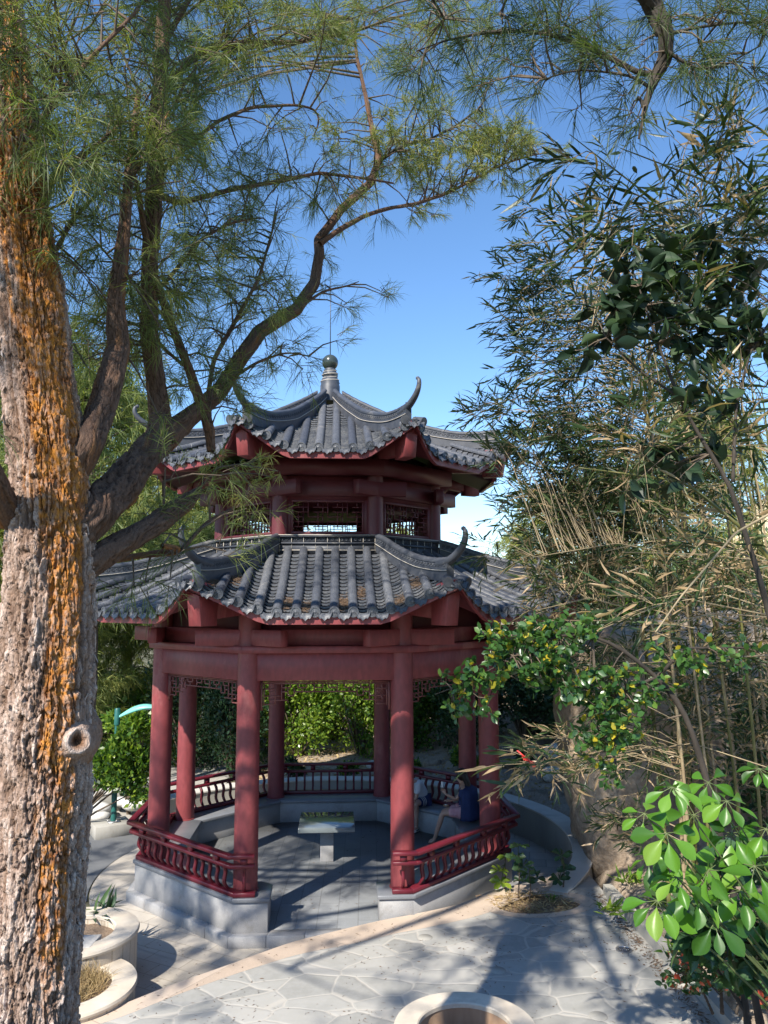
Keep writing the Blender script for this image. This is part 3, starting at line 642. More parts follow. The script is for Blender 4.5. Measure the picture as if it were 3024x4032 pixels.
    # hip ridges with their horns
    for k in range(8):
        d = kd(k); tt = np.array([-d[1], d[0]])
        pr = np.array(ridge['top']); q = catmull(pr, 7); mb = MB(); cap = MB(); rel = MB(); cords = MB()
        def Zh(r): return Z(r*C8, r*C8*T8)
        rr = q[:, 0]; zt = q[:, 1]; zb = np.minimum(np.array([float(Zh(np.array(r))) for r in rr])-.03, zt-.06); hw = ridge['w']/2
        for sg in (-1, 1):
            for (w0, z0, w1, z1) in ((hw*.8, None, hw*.8, .45), (hw, .45, hw, .52), (hw*.82, .52, hw*.82, .82), (hw*1.05, .82, hw*1.05, .90)):
                b0 = zb if z0 is None else zb+(zt-zb)*z0; b1 = zb+(zt-zb)*z1
                G = np.stack([np.c_[d[0]*rr+tt[0]*sg*w0, d[1]*rr+tt[1]*sg*w0, b0], np.c_[d[0]*rr+tt[0]*sg*w1, d[1]*rr+tt[1]*sg*w1, b1]], 0); mb.grid(G if sg > 0 else G[::-1])
            for f0_, w0_, w1_ in ((.52, hw, hw*.82), (.82, hw*.82, hw*1.05), (.45, hw*.8, hw)):
                zz = zb+(zt-zb)*f0_; G = np.stack([np.c_[d[0]*rr+tt[0]*sg*w0_, d[1]*rr+tt[1]*sg*w0_, zz], np.c_[d[0]*rr+tt[0]*sg*w1_, d[1]*rr+tt[1]*sg*w1_, zz]], 0); mb.grid(G)
            zz = zb+(zt-zb)*.46; cords.tube(np.c_[d[0]*rr+tt[0]*sg*(hw+.004), d[1]*rr+tt[1]*sg*(hw+.004), zz], .0055, 5)
            # carved scroll relief along the band
            Lr = np.r_[0, np.cumsum(np.hypot(np.diff(rr), np.diff(zt)))]; 
            for x in np.arange(.08, Lr[-1]-.05, .085):
                r_ = np.interp(x, Lr, rr); z_ = np.interp(x, Lr, zb+(zt-zb)*.67); c = np.array([d[0]*r_+tt[0]*sg*(hw*.84), d[1]*r_+tt[1]*sg*(hw*.84), z_])
                an = np.linspace(0, 2*np.pi*1.2, 9); rad = np.linspace(.032, .010, 9)
                rel.tube(np.c_[c[0]+d[0]*rad*np.cos(an)*1.15, c[1]+d[1]*rad*np.cos(an)*1.15, c[2]+rad*np.sin(an)], .008, 4)
        e1 = np.array([[d[0]*rr[-1]+tt[0]*s_*hw, d[1]*rr[-1]+tt[1]*s_*hw, z_] for s_, z_ in ((-1, zb[-1]-.05), (1, zb[-1]-.05), (1, zt[-1]), (-1, zt[-1]))]); mb.add(e1, [np.array([[0, 1, 2, 3]])])
        an = np.linspace(-.15, math.pi+.15, 9); seg = []
        capr = np.full(len(rr), ridge['cap']); capr[::3] *= 1.08
        G = np.stack([np.c_[d[0]*rr+tt[0]*capr*math.cos(a), d[1]*rr+tt[1]*capr*math.cos(a), zb+(zt-zb)*.9-.01+capr*.9*math.sin(a)] for a in an], 0); mb.grid(G)
        hb = mb.build('hip_ridge', M['ridge'], ro); smooth_by_angle(hb, 30)
        rel.build('carved_scrolls', M['ridge'], hb)['kind'] = 'stuff'; cords.build('mortar_cord', M['cord'], hb)
        hp = catmull(np.array(horn['path']), 6); hr = np.interp(np.linspace(0, 1, len(hp)), np.linspace(0, 1, len(horn['rad'])), horn['rad'])
        if k in nohorn: hp = hp[:8]; hr = hr[:8]*.9
        mb = MB(); mb.tube(np.c_[d[0]*hp[:, 0], d[1]*hp[:, 0], hp[:, 1]], hr, 10)
        e = hp[-1]; mb.lathe((d[0]*e[0], d[1]*e[0], e[1]), [(.001, -hr[-1]*1.35), (hr[-1]*1.1, -hr[-1]*.8), (hr[-1]*1.35, 0), (hr[-1]*1.1, hr[-1]*.8), (.001, hr[-1]*1.35)], 10, cap=False)
        # two corner barrel ends below the horn
        for sg in (-1, 1):
            r_e = ridge['re']; nn = fd(k) if sg > 0 else fd(k-1); c0 = np.array([d[0]*(r_e-.20), d[1]*(r_e-.20), float(Zh(np.array(r_e)))+.035])+np.array([tt[0], tt[1], 0])*sg*.085
            tdn = nrm(np.array([nn[0], nn[1], -.22])); mb.tube([c0, c0+tdn*.20, c0+tdn*.201], [rb*1.02, rb*1.08, rb*.8], 16)
        c0 = np.array([d[0]*(ridge['re']+.0), d[1]*(ridge['re']+.0), float(Zh(np.array(ridge['re'])))-.0]); u_ = np.linspace(-1, 1, 9); pr_ = .09*np.sqrt(1-u_**2)+.012
        topc = c0+np.c_[tt[0]*u_*.07, tt[1]*u_*.07, np.full(9, .01)]; botc = topc+np.c_[d[0]*pr_*.25, d[1]*pr_*.25, -pr_]; mb.grid(np.stack([topc, botc, botc-np.array([d[0], d[1], 0])*.014], 0))
        smooth_by_angle(mb.build('horn', M['ridge'], hb), 40)
        # hip rafter end in red
        mb = MB(); R0, R1, zr0, zr1 = ridge['raft']
        Mx = np.array([[d[0], tt[0], 0], [d[1], tt[1], 0], [0, 0, 1.]])
        q2 = np.array([(R0, zr0), (R1-.1, zr0), (R1, zr1), (R0, zr1-.08)]); w = .095
        v = np.array([[d[0]*a+tt[0]*s*w, d[1]*a+tt[1]*s*w, z] for s in (-1, 1) for a, z in q2])
        mb.add(v, [np.array([[0, 1, 2, 3], [7, 6, 5, 4], [0, 4, 5, 1], [1, 5, 6, 2], [2, 6, 7, 3], [3, 7, 4, 0]])])
        Ri = wall_ap/C8; mb.beam((d[0]*Ri*.95, d[1]*Ri*.95, (zr0+zr1)/2+.02), (d[0]*(R0+.05), d[1]*(R0+.05), (zr0+zr1)/2-.06), .15, (zr1-zr0)*.52)
        bevel(mb.build('hip_rafter', M['red'], ro), .004, 1)
    return ro, Z, Ae
zl = [(1.90, 5.545), (2.3, 5.33), (2.8, 5.06), (3.3, 4.82), (3.8, 4.635), (4.15, 4.51)]
lowroof, Zl, Ael = roof(zl, 1.97, 4.15, 1.76, .46, .78, .98, 1.12, .257, 14, .066,
    dict(flare=.22, w=.115, cap=.052, re=4.71, top=[(2.17, 5.77), (2.45, 5.69), (2.81, 5.56), (3.2, 5.44), (3.6, 5.34), (4.0, 5.28), (4.30, 5.265), (4.48, 5.27)], raft=(4.10, 4.60, 4.33, 4.95)),
    dict(path=[(4.15, 5.18), (4.40, 5.20), (4.61, 5.27), (4.78, 5.37), (4.87, 5.48), (4.88, 5.58), (4.835, 5.625)], rad=[.06, .066, .058, .050, .042, .034, .025]), 'lower_roof', wall_ap=2.7)
zu = [(.16, 8.50), (.45, 8.27), (.85, 8.00), (1.35, 7.72), (1.87, 7.47), (2.5, 7.19), (3.05, 6.99)]
uproof, Zu, Aeu = roof(zu, .22, 3.05, 1.33, .46, .58, .74, 1.15, .262, 10, .066,
    dict(flare=.21, w=.105, cap=.049, re=3.50, top=[(.27, 8.70), (.6, 8.50), (1.15, 8.22), (1.6, 8.01), (2.02, 7.87), (2.45, 7.75), (2.85, 7.71), (3.12, 7.715), (3.27, 7.725)], raft=(2.98, 3.42, 6.86, 7.40)),
    dict(path=[(2.98, 7.62), (3.18, 7.64), (3.38, 7.71), (3.53, 7.80), (3.61, 7.90), (3.62, 7.99), (3.575, 8.03)], rad=[.055, .062, .054, .046, .038, .031, .023]), 'upper_roof', wall_ap=2.0, nohorn=(2,))
# ridge band round the foot of the upper storey
mb = MB(); cd = MB(); rel = MB()
for a0, a1, z0, z1 in ((1.90, 2.00, 5.44, 5.60), (1.88, 2.025, 5.60, 5.63), (1.90, 1.985, 5.63, 5.715), (1.86, 2.03, 5.715, 5.745), (1.84, 2.00, 5.745, 5.765)):
    ring_sector(mb, a0, a1, z0, z1, range(8))
for k in range(8):
    n, t = side_frame(k)
    for s in np.linspace(-.78, .78, 9):
        c = n*2.003+t*s; cd.box((*c, 5.60), (.006, .012, .28), np.array([[t[0], n[0], 0], [t[1], n[1], 0], [0, 0, 1]]))
    for s in np.arange(-.74, .75, .075):
        c = n*1.989+t*s; an = np.linspace(0, 7, 9); rad = np.linspace(.03, .008, 9); rel.tube(np.c_[c[0]+t[0]*rad*np.cos(an), c[1]+t[1]*rad*np.cos(an), 5.672+rad*np.sin(an)], .008, 4)
    o0_, o1_ = octa(2.035)[k], octa(2.035)[(k+1) % 8]; cd.tube([[*o0_, 5.748], [*o1_, 5.748]], .006, 5); cd.tube([[*(o0_*.995), 5.50], [*(o1_*.995), 5.50]], .006, 5)
rb_ = mb.build('ridge_band', M['ridge'], pav); cd.build('mortar_joints', M['cord'], rb_); rel.build('carved_scrolls', M['ridge'], rb_)['kind'] = 'stuff'
# little drifts of needles lying in the pans
mb = MB()
for s, a in ((.37, 3.9), (-.2, 3.95), (.13, 3.75), (.9, 4.0), (-.64, 3.8), (1.16, 3.6), (-1.16, 3.4), (.64, 3.4), (-1.42, 3.9)):
    n, t = side_frame(0); s = round(s/.257)*.257
    for i in range(260):
        A = a+random.gauss(0, .11); S = s+random.gauss(0, .045); z = float(Zl(np.array(A), np.array(S)))-.008+random.random()*.03
        p = n*A+t*S; q = np.array([p[0], p[1], z]); dd = np.array([random.gauss(0, 1), random.gauss(0, 1), random.gauss(0, .25)]); dd = nrm(dd)*.07
        mb.add([q-dd/2, q+dd/2, q+np.array([.004, .004, .004])], [np.array([[0, 1, 2]])], random.random())
mb.build('needle_drift', M['litter'], lowroof)

# ---- upper storey
for k in range(8):
    c = kd(k)*2.04; smooth_by_angle(cylz(c[0], c[1], .142, .140, 5.72, 6.95, 24).build('upper_column', M['shade_red'], pav), 40)
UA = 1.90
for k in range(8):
    mb = MB(); sbox(mb, k, -.68, .68, UA-.07, UA+.05, 6.34, 6.80); mb.build('upper_wall', M['shade_red'], pav)
    mb = MB(); sbox(mb, k, -.68, .68, UA-.07, UA+.05, 5.5, 5.775); mb.build('sill_wall', M['shade_red'], pav)
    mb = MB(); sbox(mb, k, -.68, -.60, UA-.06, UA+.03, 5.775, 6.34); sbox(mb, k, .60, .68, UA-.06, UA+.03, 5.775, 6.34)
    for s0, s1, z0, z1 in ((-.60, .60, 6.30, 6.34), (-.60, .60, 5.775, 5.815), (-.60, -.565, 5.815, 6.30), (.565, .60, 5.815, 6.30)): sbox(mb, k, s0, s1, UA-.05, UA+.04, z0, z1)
    w = mb.build('window', M['rail'] if False else M['shade_red'], pav); bevel(w, .004, 1)
    mb = MB(); cx, cz = .565*2/14, .485/6
    X = lambda i: -.565+i*cx
    Zz = lambda j: 5.815+j*cz
    def hb(i0, i1, j): sbox(mb, k, X(i0), X(i1), UA-.012, UA+.012, Zz(j)-.008, Zz(j)+.008)
    def vb(i, j0, j1): sbox(mb, k, X(i)-.008, X(i)+.008, UA-.0125, UA+.0125, Zz(j0), Zz(j1))
    for I in range(-1, 8):
        for J in range(-1, 4):
            # woven lattice: long lying panels alternate with long standing panels
            i0, j0 = 2*I+(J % 2), 2*J; cl = lambda v, m: min(max(v, 0), m)
            if (I+J) % 2 == 0:
                a_, b_ = cl(i0, 14), cl(i0+3, 14)
                for jj in (j0, j0+1):
                    if 0 < jj < 6 and b_ > a_: hb(a_, b_, jj)
            else:
                for ii in (i0, i0+1):
                    a_, b_ = cl(j0-1, 6), cl(j0+2, 6)
                    if 0 < ii < 14 and b_ > a_: vb(ii, a_, b_)
    mb.build('lattice', M['shade_red'], w)
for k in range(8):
    mb = MB(); e = .004*(k % 2); sbox(mb, k, -1.30, 1.30, 1.88, 2.02, 6.395+e, 6.63+e); bevel(mb.build('upper_cross_beam', M['shade_red'], pav), .005, 1)
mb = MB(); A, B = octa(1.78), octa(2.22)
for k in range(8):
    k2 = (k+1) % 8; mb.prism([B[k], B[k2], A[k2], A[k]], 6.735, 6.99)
mb.build('upper_eave_beam', M['shade_red'], pav)
# finial
fin = MB(); prof = [(.19, 8.50), (.19, 8.82), (.175, 8.86), (.182, 8.90), (.165, 8.95), (.135, 8.99), (.150, 9.03), (.150, 9.07), (.118, 9.11), (.122, 9.14), (.10, 9.17)]
fin.lathe((0, 0, 0), prof, 32); fo = smooth_by_angle(fin.build('finial', M['ridge'], pav), 45)
mb = MB(); a = np.linspace(-math.pi/2, math.pi/2, 18); mb.lathe((0, 0, 9.295), np.c_[np.maximum(.157*np.cos(a), .0008), .157*np.sin(a)], 32, cap=False); mb.build('ball', M['ball'], fo, smooth=True)
mb = MB(); mb.tube([(0, 0, 9.44), (0, 0, 11.0)], [.011, .006], 6); mb.build('lightning_rod', M['green_metal'] if False else M['tile'], fo)
mb = MB(); an = np.linspace(0, 2*np.pi*4.2, 120); zz = np.linspace(8.88, 9.15, 120); r_ = np.interp(zz, [p[1] for p in prof], [p[0] for p in prof])+.006
mb.tube(np.c_[r_*np.cos(an), r_*np.sin(an), zz+.02*np.sin(an*1.0)], .008, 5); mb.build('cord_wrapping', M['cord'], fo)

# ---- stone table
tb = empty('stone_table', (.0, .32, FZ), 'square polished stone table on a rough pedestal in the middle of the pavilion floor', 'table')
c, s_ = math.cos(PHI), math.sin(PHI); Rz = np.array([[c, -s_, 0], [s_, c, 0], [0, 0, 1]])
mb = MB(); mb.box((-.01, .10, .665), (1.00, 1.08, .085), Rz); bevel(mb.build('table_top', M['slab'], tb), .006, 2)
mb = MB(); mb.box((0, -.04, .335), (.24, .24, .58), Rz); ob = mb.build('pedestal', M['granite'], tb); bevel(ob, .01, 2)

# ================================================================== WALLS, PLANTERS, FURNITURE
# curved low wall behind the pavilion; its near end ramps down to the terrace
cw = empty('curved_wall', (4.5, 0, -.14), 'low curved concrete wall with a pale coping, sweeping round behind the pavilion', 'wall')
aa = np.radians(np.linspace(-31, 148, 120)); top = np.interp(np.degrees(aa), [-31, -21, -11, 150], [.20, .31, .475, .475])
ri = np.interp(np.degrees(aa), [-31, -16, 0, 150], [4.16, 4.35, 4.35, 4.35]); ro_ = np.interp(np.degrees(aa), [-31, -16, 0, 150], [4.42, 4.68, 4.74, 4.74])
def ringwall(r0, r1, z0, z1):
    mb = MB(); q = [np.c_[r*np.cos(aa), r*np.sin(aa), z*np.ones(len(aa))] for r, z in ((r0, z0), (r0, z1), (r1, z1), (r1, z0))]
    mb.grid(np.stack([q[0], q[1]], 0)[::-1]); mb.grid(np.stack([q[1], q[2]], 0)[::-1]); mb.grid(np.stack([q[2], q[3]], 0)[::-1])
    for i in (0, -1): mb.add([q[0][i], q[1][i], q[2][i], q[3][i]], [np.array([[0, 1, 2, 3]])])
    return mb
ringwall(ri, ro_-.03, -.2, top).build('wall_body', M['concrete'], cw, smooth=False)
bevel(ringwall(ri-.025, ro_, top, top+.028).build('coping', M['whitetop'], cw), .006, 1)
# kerb wall along the right side of the terrace
kb = empty('kerb_wall', (4.42, -2.3, .2), 'low grey concrete kerb edging the terrace beside the sandy bank', 'kerb')
mb = MB(); L_ = np.array([(4.34, -2.30), (4.37, -3.2), (4.41, -4.3), (4.45, -5.4), (4.47, -6.3), (4.5, -8.5)]); R2 = L_+np.array([.13, 0])
mb.grid(np.stack([np.c_[L_, np.full(6, 0.)], np.c_[L_, np.full(6, .36)]], 0)); mb.grid(np.stack([np.c_[L_, np.full(6, .36)], np.c_[R2, np.full(6, .365)]], 0)); mb.grid(np.stack([np.c_[R2, np.full(6, .365)], np.c_[R2, np.full(6, 0.)]], 0))
mb.add([[4.34, -2.3, 0], [4.47, -2.3, 0], [4.47, -2.3, .365], [4.34, -2.3, .36]], [np.array([[0, 1, 2, 3]])]); mb.build('kerb_body', M['concrete'], kb)

def round_planter(name, c, ro, ri, z0, z1, label, soilz, wallmat, topmat, inmat=None, grp=None):
    t = empty(name, (c[0], c[1], z0), label, 'planter', grp)
    mb = MB(); mb.lathe((c[0], c[1], 0), [(ro-.02, z0), (ro-.02, z1-.05)], 64, cap=False); mb.build('planter_wall', wallmat, t, smooth=True)
    mb = MB(); mb.lathe((c[0], c[1], 0), [(ri+.012, z1-.05), (ro, z1-.05), (ro+.006, z1-.025), (ro-.006, z1), (ri+.012, z1), (ri, z1-.012), (ri, z1-.05)], 64, cap=False); smooth_by_angle(mb.build('rim', topmat, t), 30)
    mb = MB(); mb.lathe((c[0], c[1], 0), [(ri+.01, z1-.04), (ri+.015, soilz-.05)], 64, cap=False); mb.build('inner_wall', inmat or wallmat, t, smooth=True)
    mb = MB(); r_ = np.linspace(0.001, ri+.02, 9); an = np.linspace(0, 2*np.pi, 33); G = np.stack([np.stack([c[0]+r*np.cos(an), c[1]+r*np.sin(an), soilz+fbm((c[0]+r*np.cos(an))*8, (c[1]+r*np.sin(an))*8, 2)*.05], -1) for r in r_], 0)
    mb.grid(G); mb.build('soil', M['soil'], t, smooth=True); return t
round_planter('round_planter', CP, .70, .46, .2, .52, 'round tan stone planter with an empty stained hollow, at the lower edge of the terrace', .22, M['planter'], M['planter'], M['rustin'])
round_planter('raised_planter', (-3.0, -4.20), .80, .50, -.14, .50, 'taller round cream planter holding dark fern leaves, beside the big trunk', .36, M['brickwall'], M['planter'])
lp = round_planter('low_planter', (-2.72, -5.22), .80, .52, -.14, .31, 'lower round cream planter full of dry straw grass, beside the terrace kerb', .22, M['brickwall'], M['planter'])
mb = MB(); mb.prism([(-4.0, -4.85), (-2.62, -4.70), (-2.60, -4.32), (-4.0, -4.45)], .2, .505); bevel(mb.build('dividing_wall', M['whitetop'], lp), .01, 2)
# dry grass in the low planter
mb = MB(); n = 420; a = RNG.uniform(0, 2*np.pi, n); r = .46*np.sqrt(RNG.uniform(0, 1, n)); p = np.c_[-2.72+r*np.cos(a), -5.22+r*np.sin(a), np.full(n, .24)]
needles(mb, p, p+np.array([0, 0, .05])+RNG.normal(size=(n, 3))*.02, 5, (.10, .30), .0025, (0, 1), .6, .15)
tag(mb.build('dry_grass', M['straw']), kind='stuff')

# lamp post with its concrete footing
b0 = PZ(245, 1775, .10); Yl = b0[1]; topz = P(240, 1532, Yl)[2]
lm = empty('street_lamp', (b0[0], b0[1], -.13), 'teal green lamp post with a curved arm, on a concrete footing beside the tarmac path', 'street lamp')
x0, y0 = b0[0], b0[1]; Rl = np.array([[.86, -.5, 0], [.5, .86, 0], [0, 0, 1]])
mb = MB(); mb.box((x0-.05, y0, -.03), (.75, .62, .26), Rl); bevel(mb.build('footing', M['concrete'], lm), .01, 1)
mb = MB(); mb.box((x0, y0, .112), (.24, .24, .02), Rl)
for sx in (-1, 1):
    for sy in (-1, 1): mb.tube([(x0+sx*.09, y0+sy*.09, .12), (x0+sx*.09, y0+sy*.09, .16)], .011, 6)
mb.build('base_plate', M['steel'], lm)
mb = MB(); mb.lathe((x0, y0, 0), [(.058, .12), (.058, 1.2), (.048, 1.25), (.046, topz-.32), (.062, topz-.32), (.062, topz), (.05, topz+.02)], 16); smooth_by_angle(mb.build('pole', M['green_metal'], lm), 40)
mb = MB(); u = np.linspace(0, 1, 10); xs_ = x0+.05+u*.74; zs_ = topz-.16+.20*np.sin(u*1.75); Gt = []
for i in range(10):
    w_ = .05+.10*math.sin(min(1, u[i]*1.3)*math.pi*.55); h_ = .04+.05*math.sin(u[i]*math.pi)
    an = np.linspace(0, 2*np.pi, 13); Gt.append(np.stack([np.full(13, xs_[i]), y0+w_*np.cos(an), zs_[i]+h_*np.clip(np.sin(an), -.35, 1)], -1))
mb.grid(np.array(Gt)); mb.build('lamp_arm', M['green_light'], lm, smooth=True)
mb = MB(); mb.box((x0+.62, y0, topz-.0), (.28, .14, .02)); mb.build('lamp_glass', M['white'], lm)

# red and white bollard far down the path
bp = PZ(298, 1690, -.12)
bo = empty('bollard', bp, 'small red and white banded post standing far back beside the path', 'bollard')
for i, (z0, z1, m_) in enumerate(((0, .22, 'white'), (.22, .42, 'redpl'), (.42, .50, 'white'), (.50, .62, 'redpl'))):
    mb = MB(); mb.lathe((bp[0], bp[1], bp[2]), [(.075-.02*i*.5, z0), (.07-.02*i*.5, z1)], 14); mb.build('post' if i == 0 else 'red_band' if m_ == 'redpl' else 'white_band', M[m_], bo, smooth=True)

# low wall beyond the lamp and the pond edge with pale stones
fw = empty('low_wall', (-5.4, 3.7, -.14), 'low pale-topped wall behind the lamp post, ending in a rounded tip', 'wall')
q = np.array([(-7.6, 1.5), (-5.15, 4.05), (-4.62, 4.9), (-4.62, 5.3), (-5.0, 5.35), (-5.55, 4.45), (-7.9, 1.95)])
mb = MB(); mb.prism(q, -.2, .27); mb.build('wall_body', M['concrete'], fw)
mb = MB(); mb.prism(q.mean(0)+(q-q.mean(0))*1.015, .27, .31); bevel(mb.build('coping', M['whitetop'], fw), .01, 1)
for i, (dx, dy, s_) in enumerate([(188, 1745, .34), (204, 1752, .30), (216, 1744, .30), (210, 1735, .26), (196, 1731, .28), (207, 1722, .22), (258, 1722, .25), (285, 1728, .3)]):
    c = PZ(dx+6, dy+10, .1 if i > 2 else -.05); mb = MB(); u, v = np.meshgrid(np.linspace(0, np.pi, 10), np.linspace(0, 2*np.pi, 17), indexing='ij')
    rr = 1+.25*(fbm(u*2+i*7, v*1.1, 5)-.5); mb.grid(np.stack([c[0]+s_*rr*np.sin(u)*np.cos(v), c[1]+s_*.8*rr*np.sin(u)*np.sin(v), c[2]+s_*.45*rr*np.cos(u)], -1))
    o = mb.build('pale_stone', M['stone_w'], None, c, smooth=True); tag(o, ['big whitish stone at the lower left of the pile behind the lamp', 'whitish stone in the low middle of the pile behind the lamp', 'whitish stone low in the pile, right beside the lamp post', 'whitish stone in the middle of the pile beyond the lamp', 'whitish stone at the left shoulder of the pile', 'smallest whitish stone on top of the pile', 'whitish stone lying alone right of the lamp post, at the tree foot', 'whitish stone farthest right, at the end of the low wall'][i], 'stone', 'pale stones piled beyond the lamp')

# in-ground lamps and flush round covers on the terrace
for (dx, dy, lab) in ((1315, 1967, 'round dark ground lamp sunk beside the kerb, nearer the planting pit'), (1352, 2052, 'round dark ground lamp sunk beside the kerb, farther from the planting pit')):
    c = PZ(dx-4, dy, tz); t = empty('ground_lamp', (c[0], c[1], tz), lab, 'ground lamp', 'ground lamps along the kerb')
    mb = MB(); mb.lathe((c[0], c[1], tz), [(.105, 0), (.105, .008), (.085, .012), (.082, .006)], 24, cap=False); smooth_by_angle(mb.build('rim', M['steel'], t), 40)
    mb = MB(); mb.lathe((c[0], c[1], tz), [(.084, .0), (.084, .006), (.001, .007)], 24, cap=False); mb.build('glass', M['lampglass'], t)
    mb = MB()
    for i in range(5): mb.box((c[0]-.05+i*.025, c[1]-.008*(i % 2), tz+.0085), (.013, .03, .004))
    mb.build('lens', M['steel'], t)
for (dx, dy, lab) in ((1075, 2096, 'flush round metal cover in the middle of the paving'), (1292, 2195, 'flush round metal cover near the lower edge, right of the round planter'), (913+5, 2023+2, 'flush round metal cover nearest the pavilion entrance kerb')):
    dx2 = dx if dy > 2050 else 917+0; 
    c = PZ(dx, dy, tz); mb = MB(); mb.lathe((c[0], c[1], tz), [(.001, .0065), (.095, .006), (.10, .001)], 26, cap=False); o = mb.build('round_cover', M['concrete'], None, (c[0], c[1], tz)); tag(o, lab, 'cover', 'round covers in the paving')

# the tan boulder at the end of the curved wall
def boulder(name, c, rx, ry, rz, seed, mat, label, n=70):
    u, v = np.meshgrid(np.linspace(0, np.pi, n), np.linspace(0, 2*np.pi, 2*n), indexing='ij')
    x, y, z = np.sin(u)*np.cos(v), np.sin(u)*np.sin(v), np.cos(u)
    pw = .72; sx = np.sign(x)*np.abs(x)**pw; sy = np.sign(y)*np.abs(y)**pw; sz = np.sign(z)*np.abs(z)**pw
    d = 1+.20*(fbm(x*1.5+seed, z*1.7+y*1.3, seed)-.5)*2+.07*(fbm(x*6+seed, z*6+y*5, seed+2)-.5)*2
    f1, f2, idn = worley(x*2.5+y*1.5+seed, z*2.2-y, seed); d = d-.05*(f2-f1 < .09)
    # the seam of longitudes must match
    wgt = np.clip((v-2*np.pi*.93)/(2*np.pi*.07), 0, 1); d = d*(1-wgt)+d[:, :1]*wgt
    mb = MB(); mb.grid(np.stack([c[0]+rx*sx*d, c[1]+ry*sy*d, c[2]+rz*sz*d], -1)); o = mb.build(name, mat, None, (c[0], c[1], c[2]-rz*.9), smooth=True)
    return tag(o, label, 'rock')
boulder('boulder', (6.15, -.9, 1.7), 1.95, 1.5, 2.7, 3, M['rock'], 'huge tan boulder standing at the near end of the curved wall, behind the bamboo')
boulder('boulder', (8.6, -1.9, 1.2), 1.7, 1.6, 2.4, 8, M['rock'], 'second tan boulder farther right, half hidden behind bamboo canes')
# rocks on the bank behind the curved wall
for i, (x, y, s_) in enumerate([(4.6, 4.2, .25), (5.0, 3.5, .32), (4.2, 5.0, .22), (5.4, 4.6, .4), (3.3, 5.6, .3), (5.9, 3.4, .35), (2.4, 6.1, .25), (.9, 6.3, .22), (4.9, 5.6, .35)]):
    z = float(height(np.array([x]), np.array([y]))[0]); boulder('bank_stone', (x, y, z+s_*.15), s_, s_*.8, s_*.55, 20+i, M['stone_w'] if i % 2 else M['rock'], ['small pale stone on the bank straight behind the right column', 'tan stone on the bank close above the curved wall', 'small tan stone higher on the bank behind the right columns', 'large pale stone high on the bank at the right', 'tan stone half under the dark shrub behind the bench corner', 'pale stone on the bank nearest the boulder', 'small tan stone on the bank behind the back right column', 'smallest pale stone behind the back railing', 'tan stone highest on the bank among the dark shrubs'][i], 16)['group'] = 'stones on the earth bank'

# ================================================================== PEOPLE
def skin_mesh(name, verts, edges, radii, mat, parent, root=0, sub=2):
    org = ORIG[parent.name]
    me = bpy.data.meshes.new(name); me.from_pydata([tuple(np.array(v)-org) for v in verts], edges, []); me.materials.append(mat)
    o = bpy.data.objects.new(name, me); scene.collection.objects.link(o); o.parent = parent; ORIG[o.name] = org
    sk = o.modifiers.new('skin', 'SKIN'); sk.use_smooth_shade = True
    for i, r in enumerate(radii):
        d = me.skin_vertices[0].data[i]; d.radius = (r, r) if np.isscalar(r) else r; d.use_root = (i == root)
    ss = o.modifiers.new('subsurf', 'SUBSURF'); ss.levels = sub; ss.render_levels = sub; return o
def chain(V, E, R, start, pts, rad):
    prev = start
    for p, r in zip(pts, rad):
        V.append(np.array(p, float)); R.append(r); E.append((prev, len(V)-1)); prev = len(V)-1
    return prev
def hand(V, E, R, wrist, d, up, curl=.5, s=1.):
    """palm with five separate fingers, growing from the wrist vertex"""
    d = nrm(np.array(d, float)); up = nrm(np.array(up, float)); side = np.cross(d, up); w = V[wrist]
    palm = chain(V, E, R, wrist, [w+d*.045*s, w+d*.08*s], [(.016, .028), (.014, .03)])
    for i, (off, ln) in enumerate(((-.030, .062), (-.010, .074), (.010, .070), (.029, .054))):
        b = w+d*.092*s+side*off*s; a = b+d*ln*.45*s-up*curl*.02*s; c = a+(d*(1-curl)-up*curl)*ln*.5*s
        chain(V, E, R, palm, [b, a, c], [.0095, .0085, .007])
    b = w+d*.04*s-side*.034*s; chain(V, E, R, palm-1, [b, b+(d*.7-side*.5)*.035*s-up*.01, b+(d*1.-side*.2)*.06*s-up*.02], [.012, .0105, .008])
def p3(a): return np.array(a, float)
# --- man in a pale T-shirt, bent forward on the back right bench
hipc = p3((1.88, 2.02, .60)); fw_ = nrm(p3((-.62, -.78, 0))); sd = np.array([-fw_[1], fw_[0], 0])   # facing the middle; sd = to his left
man = empty('person', (hipc[0], hipc[1], BZ), 'person in a pale T-shirt and navy striped shorts bending forward on the bench', 'person', None)
V = [hipc]; E = []; R = [(.13, .15)]
ch = chain(V, E, R, 0, [hipc+fw_*.12+[0, 0, .16], hipc+fw_*.30+[0, 0, .33], hipc+fw_*.42+[0, 0, .40]], [(.12, .15), (.12, .17), (.09, .12)])
nk = chain(V, E, R, ch, [hipc+fw_*.50+[0, 0, .42]], [.052]); hd = chain(V, E, R, nk, [hipc+fw_*.58+[0, 0, .42], hipc+fw_*.66+[0, 0, .38]], [.078, .086])
legs = {}
for sg, kx, fx, nm in ((1, .12, .10, 'l'), (-1, -.14, -.20, 'r')):
    h0 = hipc+sd*sg*.10; knee = hipc+fw_*.44+sd*kx+[0, 0, .01]; foot = hipc+fw_*(.38 if sg > 0 else .62)+sd*fx; foot[2] = FZ+.09
    e = chain(V, E, R, 0, [h0+fw_*.05, knee], [.095, .062]); mid = (knee+foot)/2+fw_*.0; e = chain(V, E, R, e, [mid*.5+knee*.5-fw_*.02, foot], [.058, .036]); e2 = chain(V, E, R, e, [foot+fw_*.10+[0, 0, -.045]], [.032]); legs[nm] = (h0, knee, foot)
